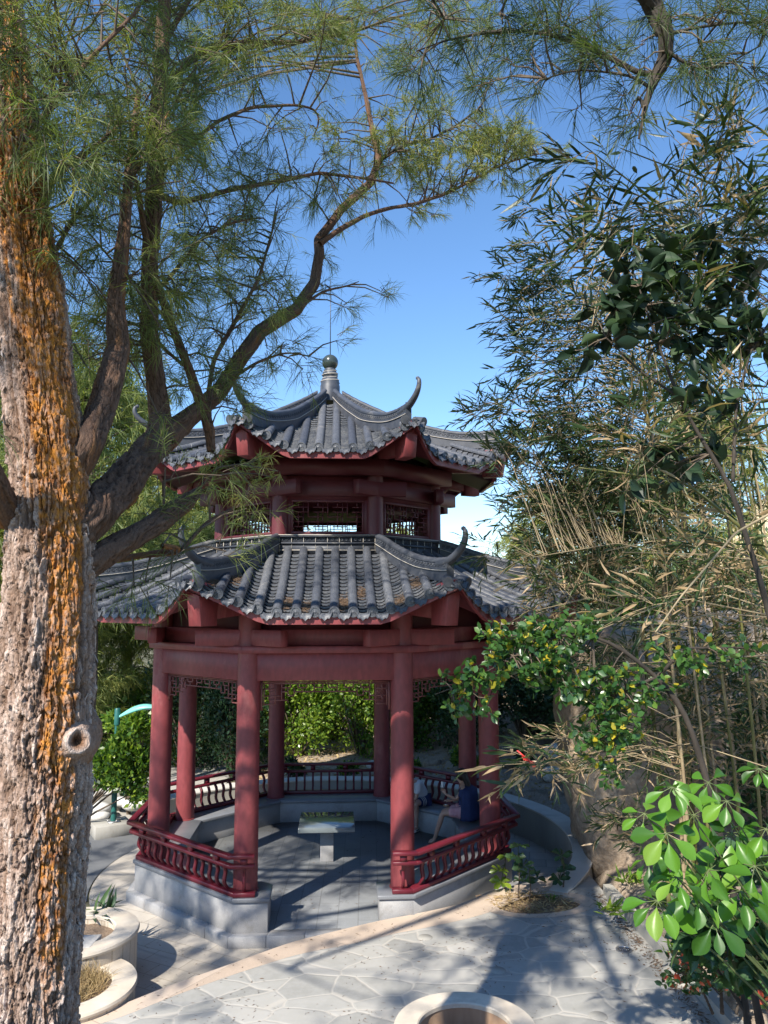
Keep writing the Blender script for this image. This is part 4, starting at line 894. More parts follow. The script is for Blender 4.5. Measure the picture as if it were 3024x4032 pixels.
for sg in (1, -1):
    sh = V[ch]+sd*sg*.17-[0, 0, .02]; el = sh+fw_*.06+[0, 0, -.24]; wr = el+fw_*.16+[0, 0, -.10]-sd*sg*.06
    e = chain(V, E, R, ch, [sh, el, wr], [.052, .038, .026]); hand(V, E, R, e, fw_*.5+np.array([0, 0, -.8])-sd*sg*.2, fw_, .6)
skin_mesh('body', V, E, R, M['skin'], man, 0, 2)
V = [hipc+[0, 0, -.01]]; E = []; R = [(.15, .165)]
c_ = chain(V, E, R, 0, [hipc+fw_*.10+[0, 0, .17], hipc+fw_*.29+[0, 0, .345], hipc+fw_*.43+[0, 0, .405]], [(.155, .175), (.145, .185), (.095, .13)])
for sg in (1, -1): sh = V[c_]+sd*sg*.18-[0, 0, .03]; chain(V, E, R, c_, [sh, sh+fw_*.05+[0, 0, -.17]], [.078, .07])
skin_mesh('shirt', V, E, R, M['tee'], man, 0, 2)
V = [hipc+[0, 0, -.03]]; E = []; R = [(.145, .14)]
for nm in 'lr':
    h0, knee, foot = legs[nm]; chain(V, E, R, 0, [h0+fw_*.08, h0*.2+knee*.8], [.112, .095])
skin_mesh('shorts', V, E, R, M['navy'], man, 0, 2)
mb = MB()
for nm in 'lr':
    h0, knee, foot = legs[nm]
    for f_ in (.42, .54, .66): c0 = h0*(1-f_)+knee*f_; mb.tube([c0-fw_*.012, c0+fw_*.012], [.108, .108], 16, cap=False)
mb.build('shorts_stripes', M['teal_stripe'], man)
for nm in 'lr':
    h0, knee, foot = legs[nm]; b = foot-[0, 0, .09]
    mb = MB(); st = [(-.075, .030, .055), (-.04, .040, .085), (.02, .045, .075), (.09, .05, .055), (.15, .042, .045), (.185, .02, .03)]; G = []
    for u_, w_, h_ in st:
        an = np.linspace(0, 2*np.pi, 15); cc = b+fw_*u_; G.append(np.array([cc+sd*w_*math.cos(a_)+np.array([0, 0, .012+h_*max(0., math.sin(a_))]) for a_ in an]))
    mb.grid(np.array(G)); sh_ = mb.build('shoe', M['shoe'], man, smooth=True)
    mb = MB(); mb.prism([tuple((b+fw_*u_+sd*w_*1.05)[:2]) for u_, w_, h_ in st]+[tuple((b+fw_*u_-sd*w_*1.05)[:2]) for u_, w_, h_ in st[::-1]], FZ, FZ+.018); mb.build('sole', M['black'], sh_)
    mb = MB()
    for q_ in (-1, 1):
        for (a_, b_) in ((-.03, .05), (.06, -.02), (.03, .09)): mb.beam(b+fw_*a_+sd*q_*.046+[0, 0, .03], b+fw_*b_+sd*q_*.050+[0, 0, .062], .006, .010)
    mb.build('shoe_stripes', M['black'], sh_)
hc = V and hipc+fw_*.67+np.array([0, 0, .40])
def blob(c, r, seed, n=14):
    u, v = np.meshgrid(np.linspace(0, np.pi, n), np.linspace(0, 2*np.pi, 2*n), indexing='ij'); d = 1+.05*np.sin(v*9+seed)*np.sin(u)
    return np.stack([c[0]+r[0]*d*np.sin(u)*np.cos(v), c[1]+r[1]*d*np.sin(u)*np.sin(v), c[2]+r[2]*np.cos(u)], -1)
mb = MB(); mb.grid(blob(hc, (.098, .098, .098), 1)); mb.build('hair', M['hair'], man, smooth=True)
# --- woman with long dark hair, navy cape-like jacket, seen from behind on the right bench
hp = p3((2.62, .72, .67)); fw2 = nrm(p3((-.95, .22, 0))); s2 = np.array([-fw2[1], fw2[0], 0])
wom = empty('person', (hp[0], hp[1], BZ), 'person with long dark hair and navy jacket seated holding up an ice lolly', 'person')
V = [hp]; E = []; R = [(.13, .15)]
c2_ = chain(V, E, R, 0, [hp+fw2*-.02+[0, 0, .18], hp+fw2*.0+[0, 0, .36], hp+fw2*.03+[0, 0, .46]], [(.10, .13), (.105, .15), (.07, .10)])
n2 = chain(V, E, R, c2_, [hp+fw2*.06+[0, 0, .53]], [.045]); h2 = chain(V, E, R, n2, [hp+fw2*.09+[0, 0, .60], hp+fw2*.10+[0, 0, .69]], [.075, .088])
nose = chain(V, E, R, h2-1, [hp+fw2*.185+[0, 0, .615]], [.014])
for sg in (1, -1):
    h0 = hp+s2*sg*.09; kn = hp+fw2*.44+s2*sg*.09+[0, 0, -.02]; ft = hp+fw2*.62+s2*sg*.05; ft[2] = FZ+.07
    e = chain(V, E, R, 0, [h0+fw2*.06, kn], [.09, .056]); e = chain(V, E, R, e, [kn*.6+ft*.4, ft], [.052, .032]); chain(V, E, R, e, [ft+fw2*.11+[0, 0, -.04]], [.028])
sh = V[c2_]+s2*.16; el = sh+fw2*.14+[0, 0, -.20]; wr = el+fw2*.20+[0, 0, .10]+s2*.05; e = chain(V, E, R, c2_, [sh, el, wr], [.046, .034, .023]); hand(V, E, R, e, fw2*.55+np.array([0, 0, .75]), -s2, .75, .9); wr1 = wr
sh = V[c2_]-s2*.16; el = sh+fw2*.06+[0, 0, -.25]; wr = el+fw2*.22+[0, 0, -.04]+s2*.06; e = chain(V, E, R, c2_, [sh, el, wr], [.046, .034, .023]); hand(V, E, R, e, fw2, (0, 0, 1), .3, .9)
skin_mesh('body', V, E, R, M['skin'], wom, 0, 2)
V = [hp+[0, 0, -.0]]; E = []; R = [(.17, .19)]
c_ = chain(V, E, R, 0, [hp-fw2*.04+[0, 0, .16], hp-fw2*.02+[0, 0, .34], hp+fw2*.02+[0, 0, .47]], [(.155, .19), (.15, .20), (.09, .14)])
for sg in (1, -1): shx = V[c_]+s2*sg*.17-[0, 0, .02]; chain(V, E, R, c_, [shx, shx+fw2*.07+[0, 0, -.17]], [.08, .07])
skin_mesh('jacket', V, E, R, M['navy'], wom, 0, 2)
mb = MB(); G = []
for i, z in enumerate(np.linspace(.50, -.10, 9)):
    an = np.linspace(.35*np.pi, 1.72*np.pi, 25); k_ = i/8; G.append(np.array([hp+fw2*(math.cos(a_)*(.17+.06*k_)-.03)+s2*math.sin(a_)*(.23+.07*k_)*(1+.05*math.sin(a_*11))+np.array([0, 0, z]) for a_ in an]))
G[0] = (G[0]-hp)*np.array([.45, .45, 1])+hp; mb.grid(np.array(G)); o = mb.build('cape', M['navy'], wom, smooth=True); sm = o.modifiers.new('thick', 'SOLIDIFY'); sm.thickness = .012
V = [hp+[0, 0, .02]]; E = []; R = [(.14, .13)]
for sg in (1, -1): chain(V, E, R, 0, [hp+s2*sg*.09+fw2*.08+[0, 0, .01], hp+s2*sg*.09+fw2*.34], [.105, .10])
skin_mesh('skirt', V, E, R, M['pink'], wom, 0, 2)
mb = MB(); hc2 = hp+fw2*.075+np.array([0, 0, .69]); mb.grid(blob(hc2, (.108, .108, .125), 2, 18))
G = []
for u_ in np.linspace(0, 1, 12):
    cc = hc2+np.array([0, 0, .03])-fw2*(.02+.13*math.sin(u_*math.pi*.6))+np.array([0, 0, -.52*u_])+np.array([0, -.03*math.sin(u_*3), 0]); ra, rb2 = .075*(1-.55*u_), .115*(1-.35*u_)
    G.append(np.array([cc+fw2*ra*math.cos(a_)+s2*rb2*math.sin(a_)*(1+.06*math.sin(a_*9+u_*3)) for a_ in np.linspace(0, 2*np.pi, 33)]))
mb.grid(np.array(G)); mb.build('hair', M['hair'], wom, smooth=True)
lw = wr1+fw2*.06+np.array([0, 0, .085]); lolly = empty('ice_lolly', lw, 'white ice lolly on a stick held up in a hand', 'ice lolly')
mb = MB(); mb.box(lw+[0, 0, .09], (.035, .028, .11)); bevel(mb.build('ice', M['white'], lolly), .01, 3)
mb = MB(); mb.box(lw+[0, 0, -.0], (.012, .004, .09)); mb.build('stick', M['straw'], lolly)
bg_ = hp+fw2*.40-s2*.10+np.array([0, 0, .075]); pch = empty('pouch', bg_, 'small printed pouch resting on the seated person\'s knees', 'pouch')
mb = MB(); mb.box(bg_, (.10, .07, .03)); bevel(mb.build('pouch_body', M['rustin'], pch), .008, 2)
mb = MB(); mb.box(bg_+[0, 0, .017], (.06, .045, .004)); mb.build('pouch_print', M['white'], pch)

# ================================================================== THE BIG CASUARINA (left foreground)
TY = -10.6
tr = empty('casuarina_tree', (P(80, 2212, TY)[0], TY, 1.2), 'huge casuarina with flaking orange-stained bark at the left, limbs reaching over the pavilion', 'tree')
tc = [(50, 2500, 200), (58, 2212, 190), (82, 1900, 180), (98, 1560, 186), (108, 1300, 172), (110, 1100, 164), (100, 950, 156), (80, 800, 146), (62, 640, 140), (42, 500, 128), (24, 330, 112), (8, 150, 102), (-6, 0, 98), (0, -250, 105), (-30, -600, 85), (-60, -1000, 60), (-80, -1500, 34)]
pp = np.array([P(x, y, TY) for x, y, w in tc]); rr = np.array([wid(w, TY)/2 for x, y, w in tc])
pp = np.vstack([pp[0]-[0, 0, .5], pp]); rr = np.r_[rr[0]*1.25, rr]
NA, NH = 420, 1900
cp, cr = interp_poly(pp, rr, NH)
ang = np.linspace(0, 2*np.pi, NA+1)
A, Hh = np.meshgrid(ang, cp[:, 2], indexing='ij')
U_ = A/(2*np.pi)*58          # plates round the trunk (period 22)
def wrapn(f, u, v, per, k):  # noise that closes round the trunk
    w = np.clip((u-(per-2))/2, 0, 1); return f(u, v, k)*(1-w)+f(u-per, v, k)*w
def worl(u, v, k):
    def one(uu): return worley(uu+1.5*(fbm(uu*.8, v*.6, k+3, 5)-.5), v+2.4*(fbm(uu*.7+5, v*.6, k+4, 5)-.5), k)
    a, b = one(u), one(u-58); return [np.where(u > 57.0, y, x) for x, y in zip(a, b)]
f1, f2, idn = worl(U_, Hh*8.0, 1); g1, g2, ig = worl(U_*1.0+.37, Hh*30, 6)
crk = np.clip((fbm(U_*.45, Hh*2.2, 17)-.30)*4, .3, 1)
big = wrapn(lambda u, v, k: fbm(u, v, k), U_*.25, Hh*1.1, 14.5, 11)
edge1 = np.clip(1-(f2-f1)/.17, 0, 1)*crk; edge2 = np.clip(1-(g2-g1)/.16, 0, 1)*crk
Rm = cr[None, :]
disp = (idn-.5)*.026+(ig-.5)*.012-edge1**.9*.022-edge2*.006+(big-.5)*.05+(fbm(U_*3, Hh*30, 9)-.5)*.006
disp += .010*np.clip(f1*1.4, 0, 1)
# knots: a cut stub with a ring, and two scars
def knot(dx, dy, size, hgt, ring=True):
    global disp
    q = P(dx, dy, TY); j = int(np.argmin(np.abs(cp[:, 2]-q[2]))); a0 = math.atan2(-1., (q[0]-cp[j, 0])*1.0/max(.05, 1.)*0+0) if False else math.atan2(-math.sqrt(max(1e-4, cr[j]**2-(q[0]-cp[j, 0])**2)), q[0]-cp[j, 0]) % (2*np.pi)
    d = np.hypot((A-a0)*cr[j], (Hh-cp[j, 2])*.85); disp = disp+np.where(d < size*2.4, hgt*np.exp(-(d/size)**2)*(1 if not ring else 1)-.5*hgt*np.exp(-(d/(size*.35))**2), 0)
knot(100, 1200, .065, .045); knot(150, 1120, .04, .02)
Rd = Rm+disp
tv = nrm(np.gradient(cp, axis=0)); ux = nrm(np.cross(np.array([0, 1., 0]), tv)); uy = np.cross(tv, ux)
G = cp[None]+Rd[..., None]*(ux[None]*np.cos(A)[..., None]+uy[None]*np.sin(A)[..., None])
mb = MB(); mb.grid(G[:-1]); V0 = NA; last = mb.n
# close the seam
i = np.arange(NH-1); f = np.stack([(NA-1)*NH+i, i, i+1, (NA-1)*NH+i+1], -1)[:, [0, 1, 2, 3]]; mb.F.append(f); mb.A.append(np.full(len(f), .5))
mb.F = [x[:, ::-1] for x in mb.F]
trunk = mb.build('trunk', M['bark'], tr, smooth=True)
me = trunk.data
def vattr(me, nm, arr): a = me.attributes.new(nm, 'FLOAT', 'POINT'); a.data.foreach_set('value', arr.astype(np.float32).ravel())
lich = np.exp(-((((A-R_(312)+np.pi) % (2*np.pi))-np.pi)/(R_(26)+R_(24)*np.clip((Hh-4.2)/1.5, 0, 1)))**2)   # the lichen grows on the right-hand flank
ln = wrapn(lambda u, v, k: fbm(u, v, k, 5), U_*.5, Hh*1.9, 29, 31); lowf = np.interp(Hh, [1, 2.6, 3.6, 4.4, 6.5, 9], [.22, .42, .95, 1.05, 1.05, .6])
lich = np.clip((lich*lowf*1.1+(ln-.5)*1.7-.40)*3.0, 0, .92)*np.clip(.45+(g1-.2)*1.4, 0, 1)
plate = np.clip(idn*.45+ig*.40+(fbm(U_*1.2, Hh*7, 14)-.5)*1.0+.05+np.interp(Hh, [3.0, 4.6, 5.6], [.16, -.06, -.18]), 0, 1)  # paler bark low down; upper plates darkened in colour for shade
vattr(me, 'plate', plate[:-1]); vattr(me, 'crack', np.clip(edge1*1.0-.3+edge2*.15, 0, .85)[:-1]); vattr(me, 'lichen', lich[:-1])

def bark_limb(pts, rad, name='limb', parent=tr, n=None, na=None, mat='bark', lichen=.15):
    L = np.sum(np.linalg.norm(np.diff(np.asarray(pts), axis=0), axis=1)); r0 = max(rad)
    n = n or int(max(12, min(500, L/.014 if r0 > .045 else L/.05))); na = na or (72 if r0 > .07 else 40 if r0 > .04 else 12)
    c, r = interp_poly(pts, rad, n); t = nrm(np.gradient(c, axis=0)); ref = np.array([.3, 1., .2]); u = nrm(np.cross(t, ref)); w = np.cross(t, u)
    a = np.linspace(0, 2*np.pi, na+1)[:-1]; Lc = np.r_[0, np.cumsum(np.linalg.norm(np.diff(c, axis=0), axis=1))]
    Aa, LL = np.meshgrid(a, Lc, indexing='ij'); per = max(6, int(r0*2*np.pi/.028)); Uu = Aa/(2*np.pi)*per+1.2*(fbm(Aa*1.5, LL*5, 3)-.5)
    s = pts[0][0]*7 % 50
    q1, q2, iq = worley(Uu+s, LL*9+1.5*(fbm(Uu*.8, LL*4, 6)-.5)+s, 2); e = np.clip(1-(q2-q1)/.2, 0, 1)*np.clip((fbm(Uu*.5, LL*2.5, 9)-.3)*4, .2, 1); k_ = min(1, r0/.12)
    d = ((iq-.5)*.016-e*.014+(fbm(Uu*.5+s, LL*2+s, 4)-.5)*.05+(fbm(Uu*2, LL*18, 5)-.5)*.008)*k_; d = d*np.clip(r/r0, .3, 1)
    R__ = r[None]*(1+.0*Aa)+d; G = c[None]+R__[..., None]*(u[None]*np.cos(Aa)[..., None]+w[None]*np.sin(Aa)[..., None])
    mb = MB(); mb.grid(np.concatenate([G, G[:1]], 0)[::-1]); o = mb.build(name, M[mat], parent, smooth=True)
    if mat == 'bark':
        p_ = np.clip(iq*.5+(fbm(Uu, LL*6, 4)-.5)*.8-.18, 0, 1)*.20; e_ = np.clip(e-.2, 0, .8); l_ = np.clip((fbm(Uu*.6+s, LL*2, 8)-.70+lichen*.5)*4, 0, 1)*.55  # limb plates darkened so the bark colour carries their shade
        for nm, ar in (('plate', p_), ('crack', e_), ('lichen', l_)): ar = np.concatenate([ar, ar[:1]], 0)[::-1]; vattr(o.data, nm, ar)
    return o, c, r
LIMB = []      # polylines that carry twigs: (points, radii)
def limb(spec, name='limb', lichen=.1, parent=tr, mat='bark', reg=None):
    """spec: (col, row, width px, depth Y)"""
    pts = [P(x, y, Y) for x, y, w, Y in spec]; rad = [wid(w, Y)/2 for x, y, w, Y in spec]
    mat = 'darkbranch' if spec[0][0] >= 800 or spec[0][1] < -300 else mat  # high right-hand limbs: a darker bark colour stands for their shade
    o, c, r = bark_limb(pts, rad, name, parent, lichen=lichen, mat=mat); (reg if reg is not None else LIMB).append((c, r)); return c
lm_ = limb
lm_([(150, 1150, 100, -10.6), (205, 1105, 88, -10.5), (262, 1050, 80, -10.2), (310, 985, 72, -9.8), (345, 950, 66, -9.4), (380, 925, 50, -9.2), (430, 885, 40, -9.0), (474, 845, 36, -8.8), (524, 768, 33, -8.6), (562, 716, 31, -8.4), (640, 668, 27, -8.1), (680, 612, 24, -7.9), (690, 545, 21, -7.8), (688, 518, 20, -7.7), (738, 452, 19, -7.5), (800, 395, 17, -7.3), (819, 345, 14, -7.2), (806, 290, 12, -7.1), (790, 210, 9, -7.0), (772, 130, 7, -7.0), (760, 40, 5, -6.9)], lichen=.15)
lm_([(345, 960, 60, -9.5), (344, 900, 48, -9.4), (338, 850, 42, -9.4), (322, 720, 36, -9.5), (324, 560, 35, -9.6), (334, 400, 38, -9.6), (345, 200, 34, -9.6), (356, 0, 30, -9.6), (365, -260, 22, -9.5)], lichen=.0)
lm_([(150, 1030, 70, -10.6), (190, 960, 62, -10.6), (218, 890, 58, -10.4), (242, 800, 52, -10.3), (256, 755, 46, -10.2), (250, 650, 38, -10.2), (268, 500, 28, -10.2), (280, 360, 20, -10.1), (300, 200, 12, -10.)], lichen=.35)
low_c = lm_([(160, 1235, 70, -10.6), (205, 1210, 58, -10.5), (280, 1165, 50, -10.3), (350, 1120, 46, -10.0), (400, 1086, 38, -9.8), (424, 1066, 22, -9.7), (434, 1052, 6, -9.65)], lichen=.1)
lm_([(350, 1180, 12, -10.1), (395, 1188, 16, -9.9), (370, 1192, 18, -9.9), (300, 1200, 14, -9.9), (215, 1215, 14, -9.9)], lichen=.6)
lm_([(392, 1188, 12, -9.9), (425, 1150, 9, -9.7), (455, 1122, 8, -9.6), (505, 1098, 5, -9.5)])
lm_([(322, 1165, 9, -10.1), (355, 1110, 7, -10.0), (352, 1040, 5, -10.)])
lm_([(455, 975, 20, -9.0), (452, 930, 26, -9.0), (444, 895, 28, -9.0), (410, 800, 20, -9.2), (372, 705, 18, -9.4), (338, 610, 17, -9.6), (312, 500, 15, -9.7), (300, 420, 13, -9.8), (288, 372, 11, -9.9), (330, 300, 7, -9.9), (385, 210, 5, -9.8)], lichen=.3)
lm_([(335, 415, 14, -9.6), (362, 430, 15, -9.4), (392, 438, 15, -9.2), (430, 428, 13, -9.1), (520, 405, 11, -8.8), (600, 392, 10, -8.5), (690, 373, 8, -8.2), (790, 386, 6, -7.8), (850, 396, 4, -7.6)])
lm_([(690, 528, 14, -7.8), (730, 498, 12, -7.6), (790, 465, 10, -7.4), (840, 450, 9, -7.2), (900, 440, 8, -7.0), (960, 420, 7, -6.8), (1020, 390, 6, -6.6), (1085, 355, 5, -6.4), (1150, 335, 3, -6.2), (1185, 330, 2, -6.1)])
lm_([(819, 348, 9, -7.2), (870, 315, 7, -7.0), (930, 300, 6, -6.8), (985, 272, 5, -6.6), (1040, 230, 4, -6.5), (1060, 170, 3, -6.5)])
lm_([(330, 395, 12, -9.6), (400, 320, 10, -9.4), (470, 262, 9, -9.2), (540, 232, 8, -9.0), (640, 226, 6, -8.8), (684, 236, 5, -8.7), (692, 262, 4, -8.7), (678, 292, 3, -8.7)])
lm_([(322, 650, 9, -9.5), (375, 590, 8, -9.3), (430, 520, 7, -9.2), (500, 480, 6, -9.), (560, 470, 4, -8.9)])
lm_([(444, 890, 12, -9.0), (460, 780, 10, -8.9), (510, 690, 9, -8.7), (560, 600, 7, -8.6), (585, 510, 5, -8.5), (600, 455, 3, -8.5)])
lm_([(640, 668, 9, -8.1), (700, 628, 6, -7.9), (750, 618, 4, -7.8), (775, 608, 2, -7.7)])
lm_([(372, 705, 8, -9.4), (300, 620, 7, -9.5), (240, 560, 5, -9.6), (190, 500, 4, -9.7)])
lm_([(410, 800, 9, -9.2), (350, 750, 7, -9.3), (290, 660, 5, -9.4), (260, 580, 4, -9.5)])
lm_([(480, 830, 9, -8.8), (560, 780, 6, -8.6), (620, 760, 4, -8.5), (670, 770, 3, -8.4)])
lm_([(345, 200, 16, -9.6), (420, 120, 13, -9.3), (520, 90, 11, -9.0), (640, 92, 9, -8.6), (760, 70, 7, -8.2), (880, 30, 5, -7.8), (960, 10, 3, -7.6)])
lm_([(350, 100, 14, -9.6), (420, -20, 12, -9.3), (540, -60, 10, -9.0), (700, -40, 8, -8.6)])
lm_([(60, 640, 16, -10.5), (110, 560, 12, -10.2), (160, 470, 9, -10.), (230, 400, 7, -9.8)])
lm_([(50, 480, 18, -10.5), (110, 380, 13, -10.4), (190, 330, 10, -10.3), (280, 250, 7, -10.2)])
lm_([(38, 330, 20, -10.6), (110, 230, 13, -10.6), (200, 120, 10, -10.5), (300, 20, 8, -10.4)])
lm_([(20, 1120, 60, -10.7), (-10, 1050, 55, -10.9), (-60, 960, 50, -11.1), (-120, 800, 40, -11.3)], lichen=.5)
# the arching limb that comes down at the top right
lm_([(-10, -420, 90, -10.6), (300, -620, 70, -10.8), (800, -640, 62, -10.9), (1200, -420, 56, -10.7), (1370, -180, 50, -10.4), (1385, -40, 47, -10.3), (1412, 20, 44, -10.2), (1438, 75, 36, -10.2), (1437, 125, 31, -10.15), (1416, 165, 26, -10.1), (1404, 196, 15, -10.1), (1394, 235, 10, -10.1), (1380, 300, 4, -10.1)])
lm_([(1420, 160, 14, -10.1), (1385, 160, 13, -10.1), (1330, 130, 12, -10.), (1265, 100, 11, -9.9), (1200, 76, 10, -9.8), (1130, 66, 9, -9.7), (1050, 70, 8, -9.6), (970, 85, 5, -9.6), (900, 110, 3, -9.5)])
lm_([(1404, 190, 9, -10.1), (1372, 165, 7, -10.1), (1310, 155, 5, -10.), (1240, 150, 4, -10.), (1180, 170, 3, -9.9)])
lm_([(1390, 230, 10, -10.1), (1384, 215, 8, -10.1), (1376, 210, 9, -10.1)])
lm_([(1440, 110, 10, -10.2), (1500, 150, 6, -10.2), (1560, 145, 5, -10.1), (1640, 100, 3, -10.1)])
lm_([(1438, 75, 10, -10.2), (1500, 60, 7, -10.2), (1580, 50, 5, -10.1), (1680, 45, 4, -10.1)])
lm_([(800, -640, 20, -10.9), (820, -300, 14, -10.2), (900, -60, 9, -9.6), (960, 40, 5, -9.3)])
lm_([(1200, -420, 20, -10.7), (1150, -200, 12, -10.2), (1120, -60, 8, -9.9), (1080, 30, 4, -9.8)])
# the sawn stub on the trunk (ring of wood round a hollow)
sp = P(168, 1555, TY-.22); dirn = nrm(np.array([.62, -.75, .12])); b0_ = P(150, 1600, TY-.06)
mb = MB(); u, v = np.meshgrid(np.linspace(0, 2*np.pi, 40), np.linspace(0, 1, 26), indexing='ij')
ax1 = nrm(np.cross(dirn, [0, 0, 1.])); ax2 = np.cross(ax1, dirn)
pr_s = np.interp(v, [0, .35, .62, .72, .80, .86, 1], [.14, .100, .060, .062, .054, .030, .004]); pr_x = np.interp(v, [0, .35, .62, .72, .80, .86, 1], [0, .05, .115, .130, .134, .118, .09])
sdv = pr_s*(1+.5*(fbm(np.cos(u)*2+4, v*6+np.sin(u)*2, 3)-.5))*np.interp(v, [0, .5, 1], [1.25, 1, 1]); base = b0_
G = base+dirn*pr_x[..., None]+ax1*(np.cos(u)*sdv)[..., None]+ax2*(np.sin(u)*sdv*1.05)[..., None]
mb.grid(G); stub = mb.build('sawn_stub', M['bark'], tr, smooth=True)
vattr(stub.data, 'plate', np.interp(v, [0, .5, .7, .82, .9, 1], [.4, .5, .95, .95, .15, .0])); vattr(stub.data, 'crack', np.interp(v, [0, .8, .87, 1], [.2, .05, .55, .85])*np.where(fbm(u*3, v*9, 4) > .45, 1, .5)); vattr(stub.data, 'lichen', np.interp(v, [0, .3, .5, .78, .86, 1], [.35, .1, 0, 0, .35, .5])*np.where(v > .8, 1, (fbm(u*2, v*3, 2) > .5)))
# bark flakes standing off the trunk
mb = MB(); n = 1500; ja = RNG.integers(0, NA, n); jh = RNG.integers(60, int(NH*.62), n); q = G0 = None
Gt_ = cp[jh]+(Rd[ja, jh]+.004)[:, None]*(ux[jh]*np.cos(ang[ja])[:, None]+uy[jh]*np.sin(ang[ja])[:, None]); Nn = nrm(Gt_-cp[jh])
dn = nrm(np.c_[RNG.normal(size=(n, 2))*.25, np.where(RNG.random(n) < .6, -1, 1)*np.ones(n)]+Nn*RNG.uniform(.15, .5, n)[:, None])
FL = (np.array([[0, -.45, 0], [.4, -.5, .02], [1, -.2, .0], [.85, .3, .02], [.3, .5, 0], [0, .4, 0]]), [np.array([[0, 1, 2, 3, 4, 5]])])
mb.inst(*FL, Gt_, dn, Nn+RNG.normal(size=(n, 3))*.2, np.c_[RNG.uniform(.012, .05, n), RNG.uniform(.007, .018, n), np.full(n, .05)], None)
fl = mb.build('bark_flakes', M['bark'], tr); vn = 6
vattr(fl.data, 'plate', np.repeat(np.clip(plate[ja, jh]+RNG.uniform(-.1, .3, n), 0, 1), vn)); vattr(fl.data, 'crack', np.repeat(RNG.uniform(0, .25, n), vn)); vattr(fl.data, 'lichen', np.repeat(lich[ja, jh]*.8, vn))
tag(fl, kind='stuff')

# ---- needles
def twig_mesh(mb, p, q, r, a=None):
    """thin three-sided twigs p->q"""
    d = nrm(q-p); s = nrm(np.cross(d, np.array([.3, .5, .8]))); w = np.cross(d, s); n = len(p); r = np.broadcast_to(r, (n,))[:, None]
    o3 = [s, -.5*s+.87*w, -.5*s-.87*w]; V = np.stack([p+o*r for o in o3]+[q+o*r*.45 for o in o3], 1).reshape(-1, 3)
    o = (np.arange(n)*6)[:, None]; base = mb.n
    for f in ([0, 1, 4, 3], [1, 2, 5, 4], [2, 0, 3, 5]): mb.F.append(np.array([f])+o+base); mb.A.append(np.full(n, .5))
    mb.V.append(V); mb.n += len(V)
NB, TW = MB(), MB()
def spray(c, out, size, ntw, K, L, w=.0021, tint=(.1, .8), droop=.3, spread=.8, nb=None, tw=None):
    """a brush of twigs round the centre c, leaning along out"""
    nb = nb or NB; tw = tw or TW
    c = np.asarray(c); d = nrm(np.asarray(out)*.9+RNG.normal(size=(ntw, 3))*.75); p = c+RNG.normal(size=(ntw, 3))*size*.12; q = p+d*size*RNG.uniform(.5, 1.1, ntw)[:, None]
    twig_mesh(tw, p, q, .0035); needles(nb, p, q, K, L, w, tint, spread, droop)
def dress(c, r, step, size, ntw, K, L, skip=0., off=.25, **kw):
    """twig brushes all along a branch"""
    Lc = np.r_[0, np.cumsum(np.linalg.norm(np.diff(c, axis=0), axis=1))]
    for x in np.arange(skip, Lc[-1], step):
        x += RNG.uniform(-.3, .3)*step; p = np.array([np.interp(x, Lc, c[:, i]) for i in range(3)]); rr_ = np.interp(x, Lc, r)
        if rr_ > .055: continue
        t = nrm(np.array([np.interp(x+.05, Lc, c[:, i]) for i in range(3)])-p+1e-6); side = nrm(RNG.normal(size=3)+t*.6); o = RNG.uniform(.3, 1)*off
        m = p+side*o*.5+np.array([0, 0, .03]); e = p+side*o; TW.tube([p, m, e], [min(.009, rr_+.003), .006, .004], 4, cap=False); spray(e, side+t*.5, size, ntw, K, L, **kw)
for i_, (c, r) in enumerate(LIMB):
    rmin = r[-1]
    if i_ in (0,): dress(c[int(len(c)*.55):], r[int(len(c)*.55):], .16, .20, 4, 16, (.06, .14), off=.32)
    elif i_ in (1, 2): dress(c[len(c)//3:], np.minimum(r[len(c)//3:], .05), .14, .30, 4, 20, (.10, .20), off=.55, w=.0018)
    elif i_ == 3: continue
    elif i_ == 9: dress(c[int(len(c)*.35):], r[int(len(c)*.35):], .055, .16, 5, 18, (.05, .12), off=.30, tint=(.5, 1))
    elif i_ == 10: dress(c, r, .07, .18, 5, 18, (.05, .13), off=.30, tint=(.3, .95))
    elif i_ in (24, 25, 26, 27, 28, 29): dress(c[int(len(c)*.7 if i_ == 24 else 0):], r[int(len(c)*.7 if i_ == 24 else 0):], .075 if i_ != 24 else .5, .16, 4, 13, (.14, .26), off=.30, tint=(0, .2), droop=.1)  # tint held dark to stand for the shade on the arching limb
    else: dress(c, r, .12, .24, 4, 17, (.09, .18), off=.40, w=.0017)
# clumps of foliage: (col, row, radius col, radius row, depth, spread in depth, how many)
def clump(x, y, rx, ry, Y, dY, n, size=.30, ntw=5, K=24, L=(.10, .21), tint=(.2, .95), w=.0018, droop=.3, out=None, jl=1.1):
    for _ in range(n):
        a = RNG.uniform(0, 2*np.pi); q = math.sqrt(RNG.random()); yy = Y+RNG.uniform(-dY, dY); c = P(x+rx*q*math.cos(a), y+ry*q*math.sin(a), yy)
        # join to the nearest limb
        best = min(((np.linalg.norm(cc-c, axis=1).min(), j) for j, (cc, _) in enumerate(LIMB)), key=lambda t_: t_[0]); cc = LIMB[best[1]][0]; k_ = int(np.argmin(np.linalg.norm(cc-c, axis=1)))
        p = cc[k_]; 
        if best[0] < jl:
            m = (p+c)/2+np.array([0, 0, .10*best[0]])+RNG.normal(size=3)*.05*best[0]; m2 = p*.25+m*.75*1.0-0+0*c; TW.tube([p, m, c], [.010 if jl < 2 else .016, .007 if jl < 2 else .011, .004], 4, cap=False)
        o = nrm(c-p) if out is None else np.array(out); spray(c, o, size, ntw, K, L, w, tint, droop)
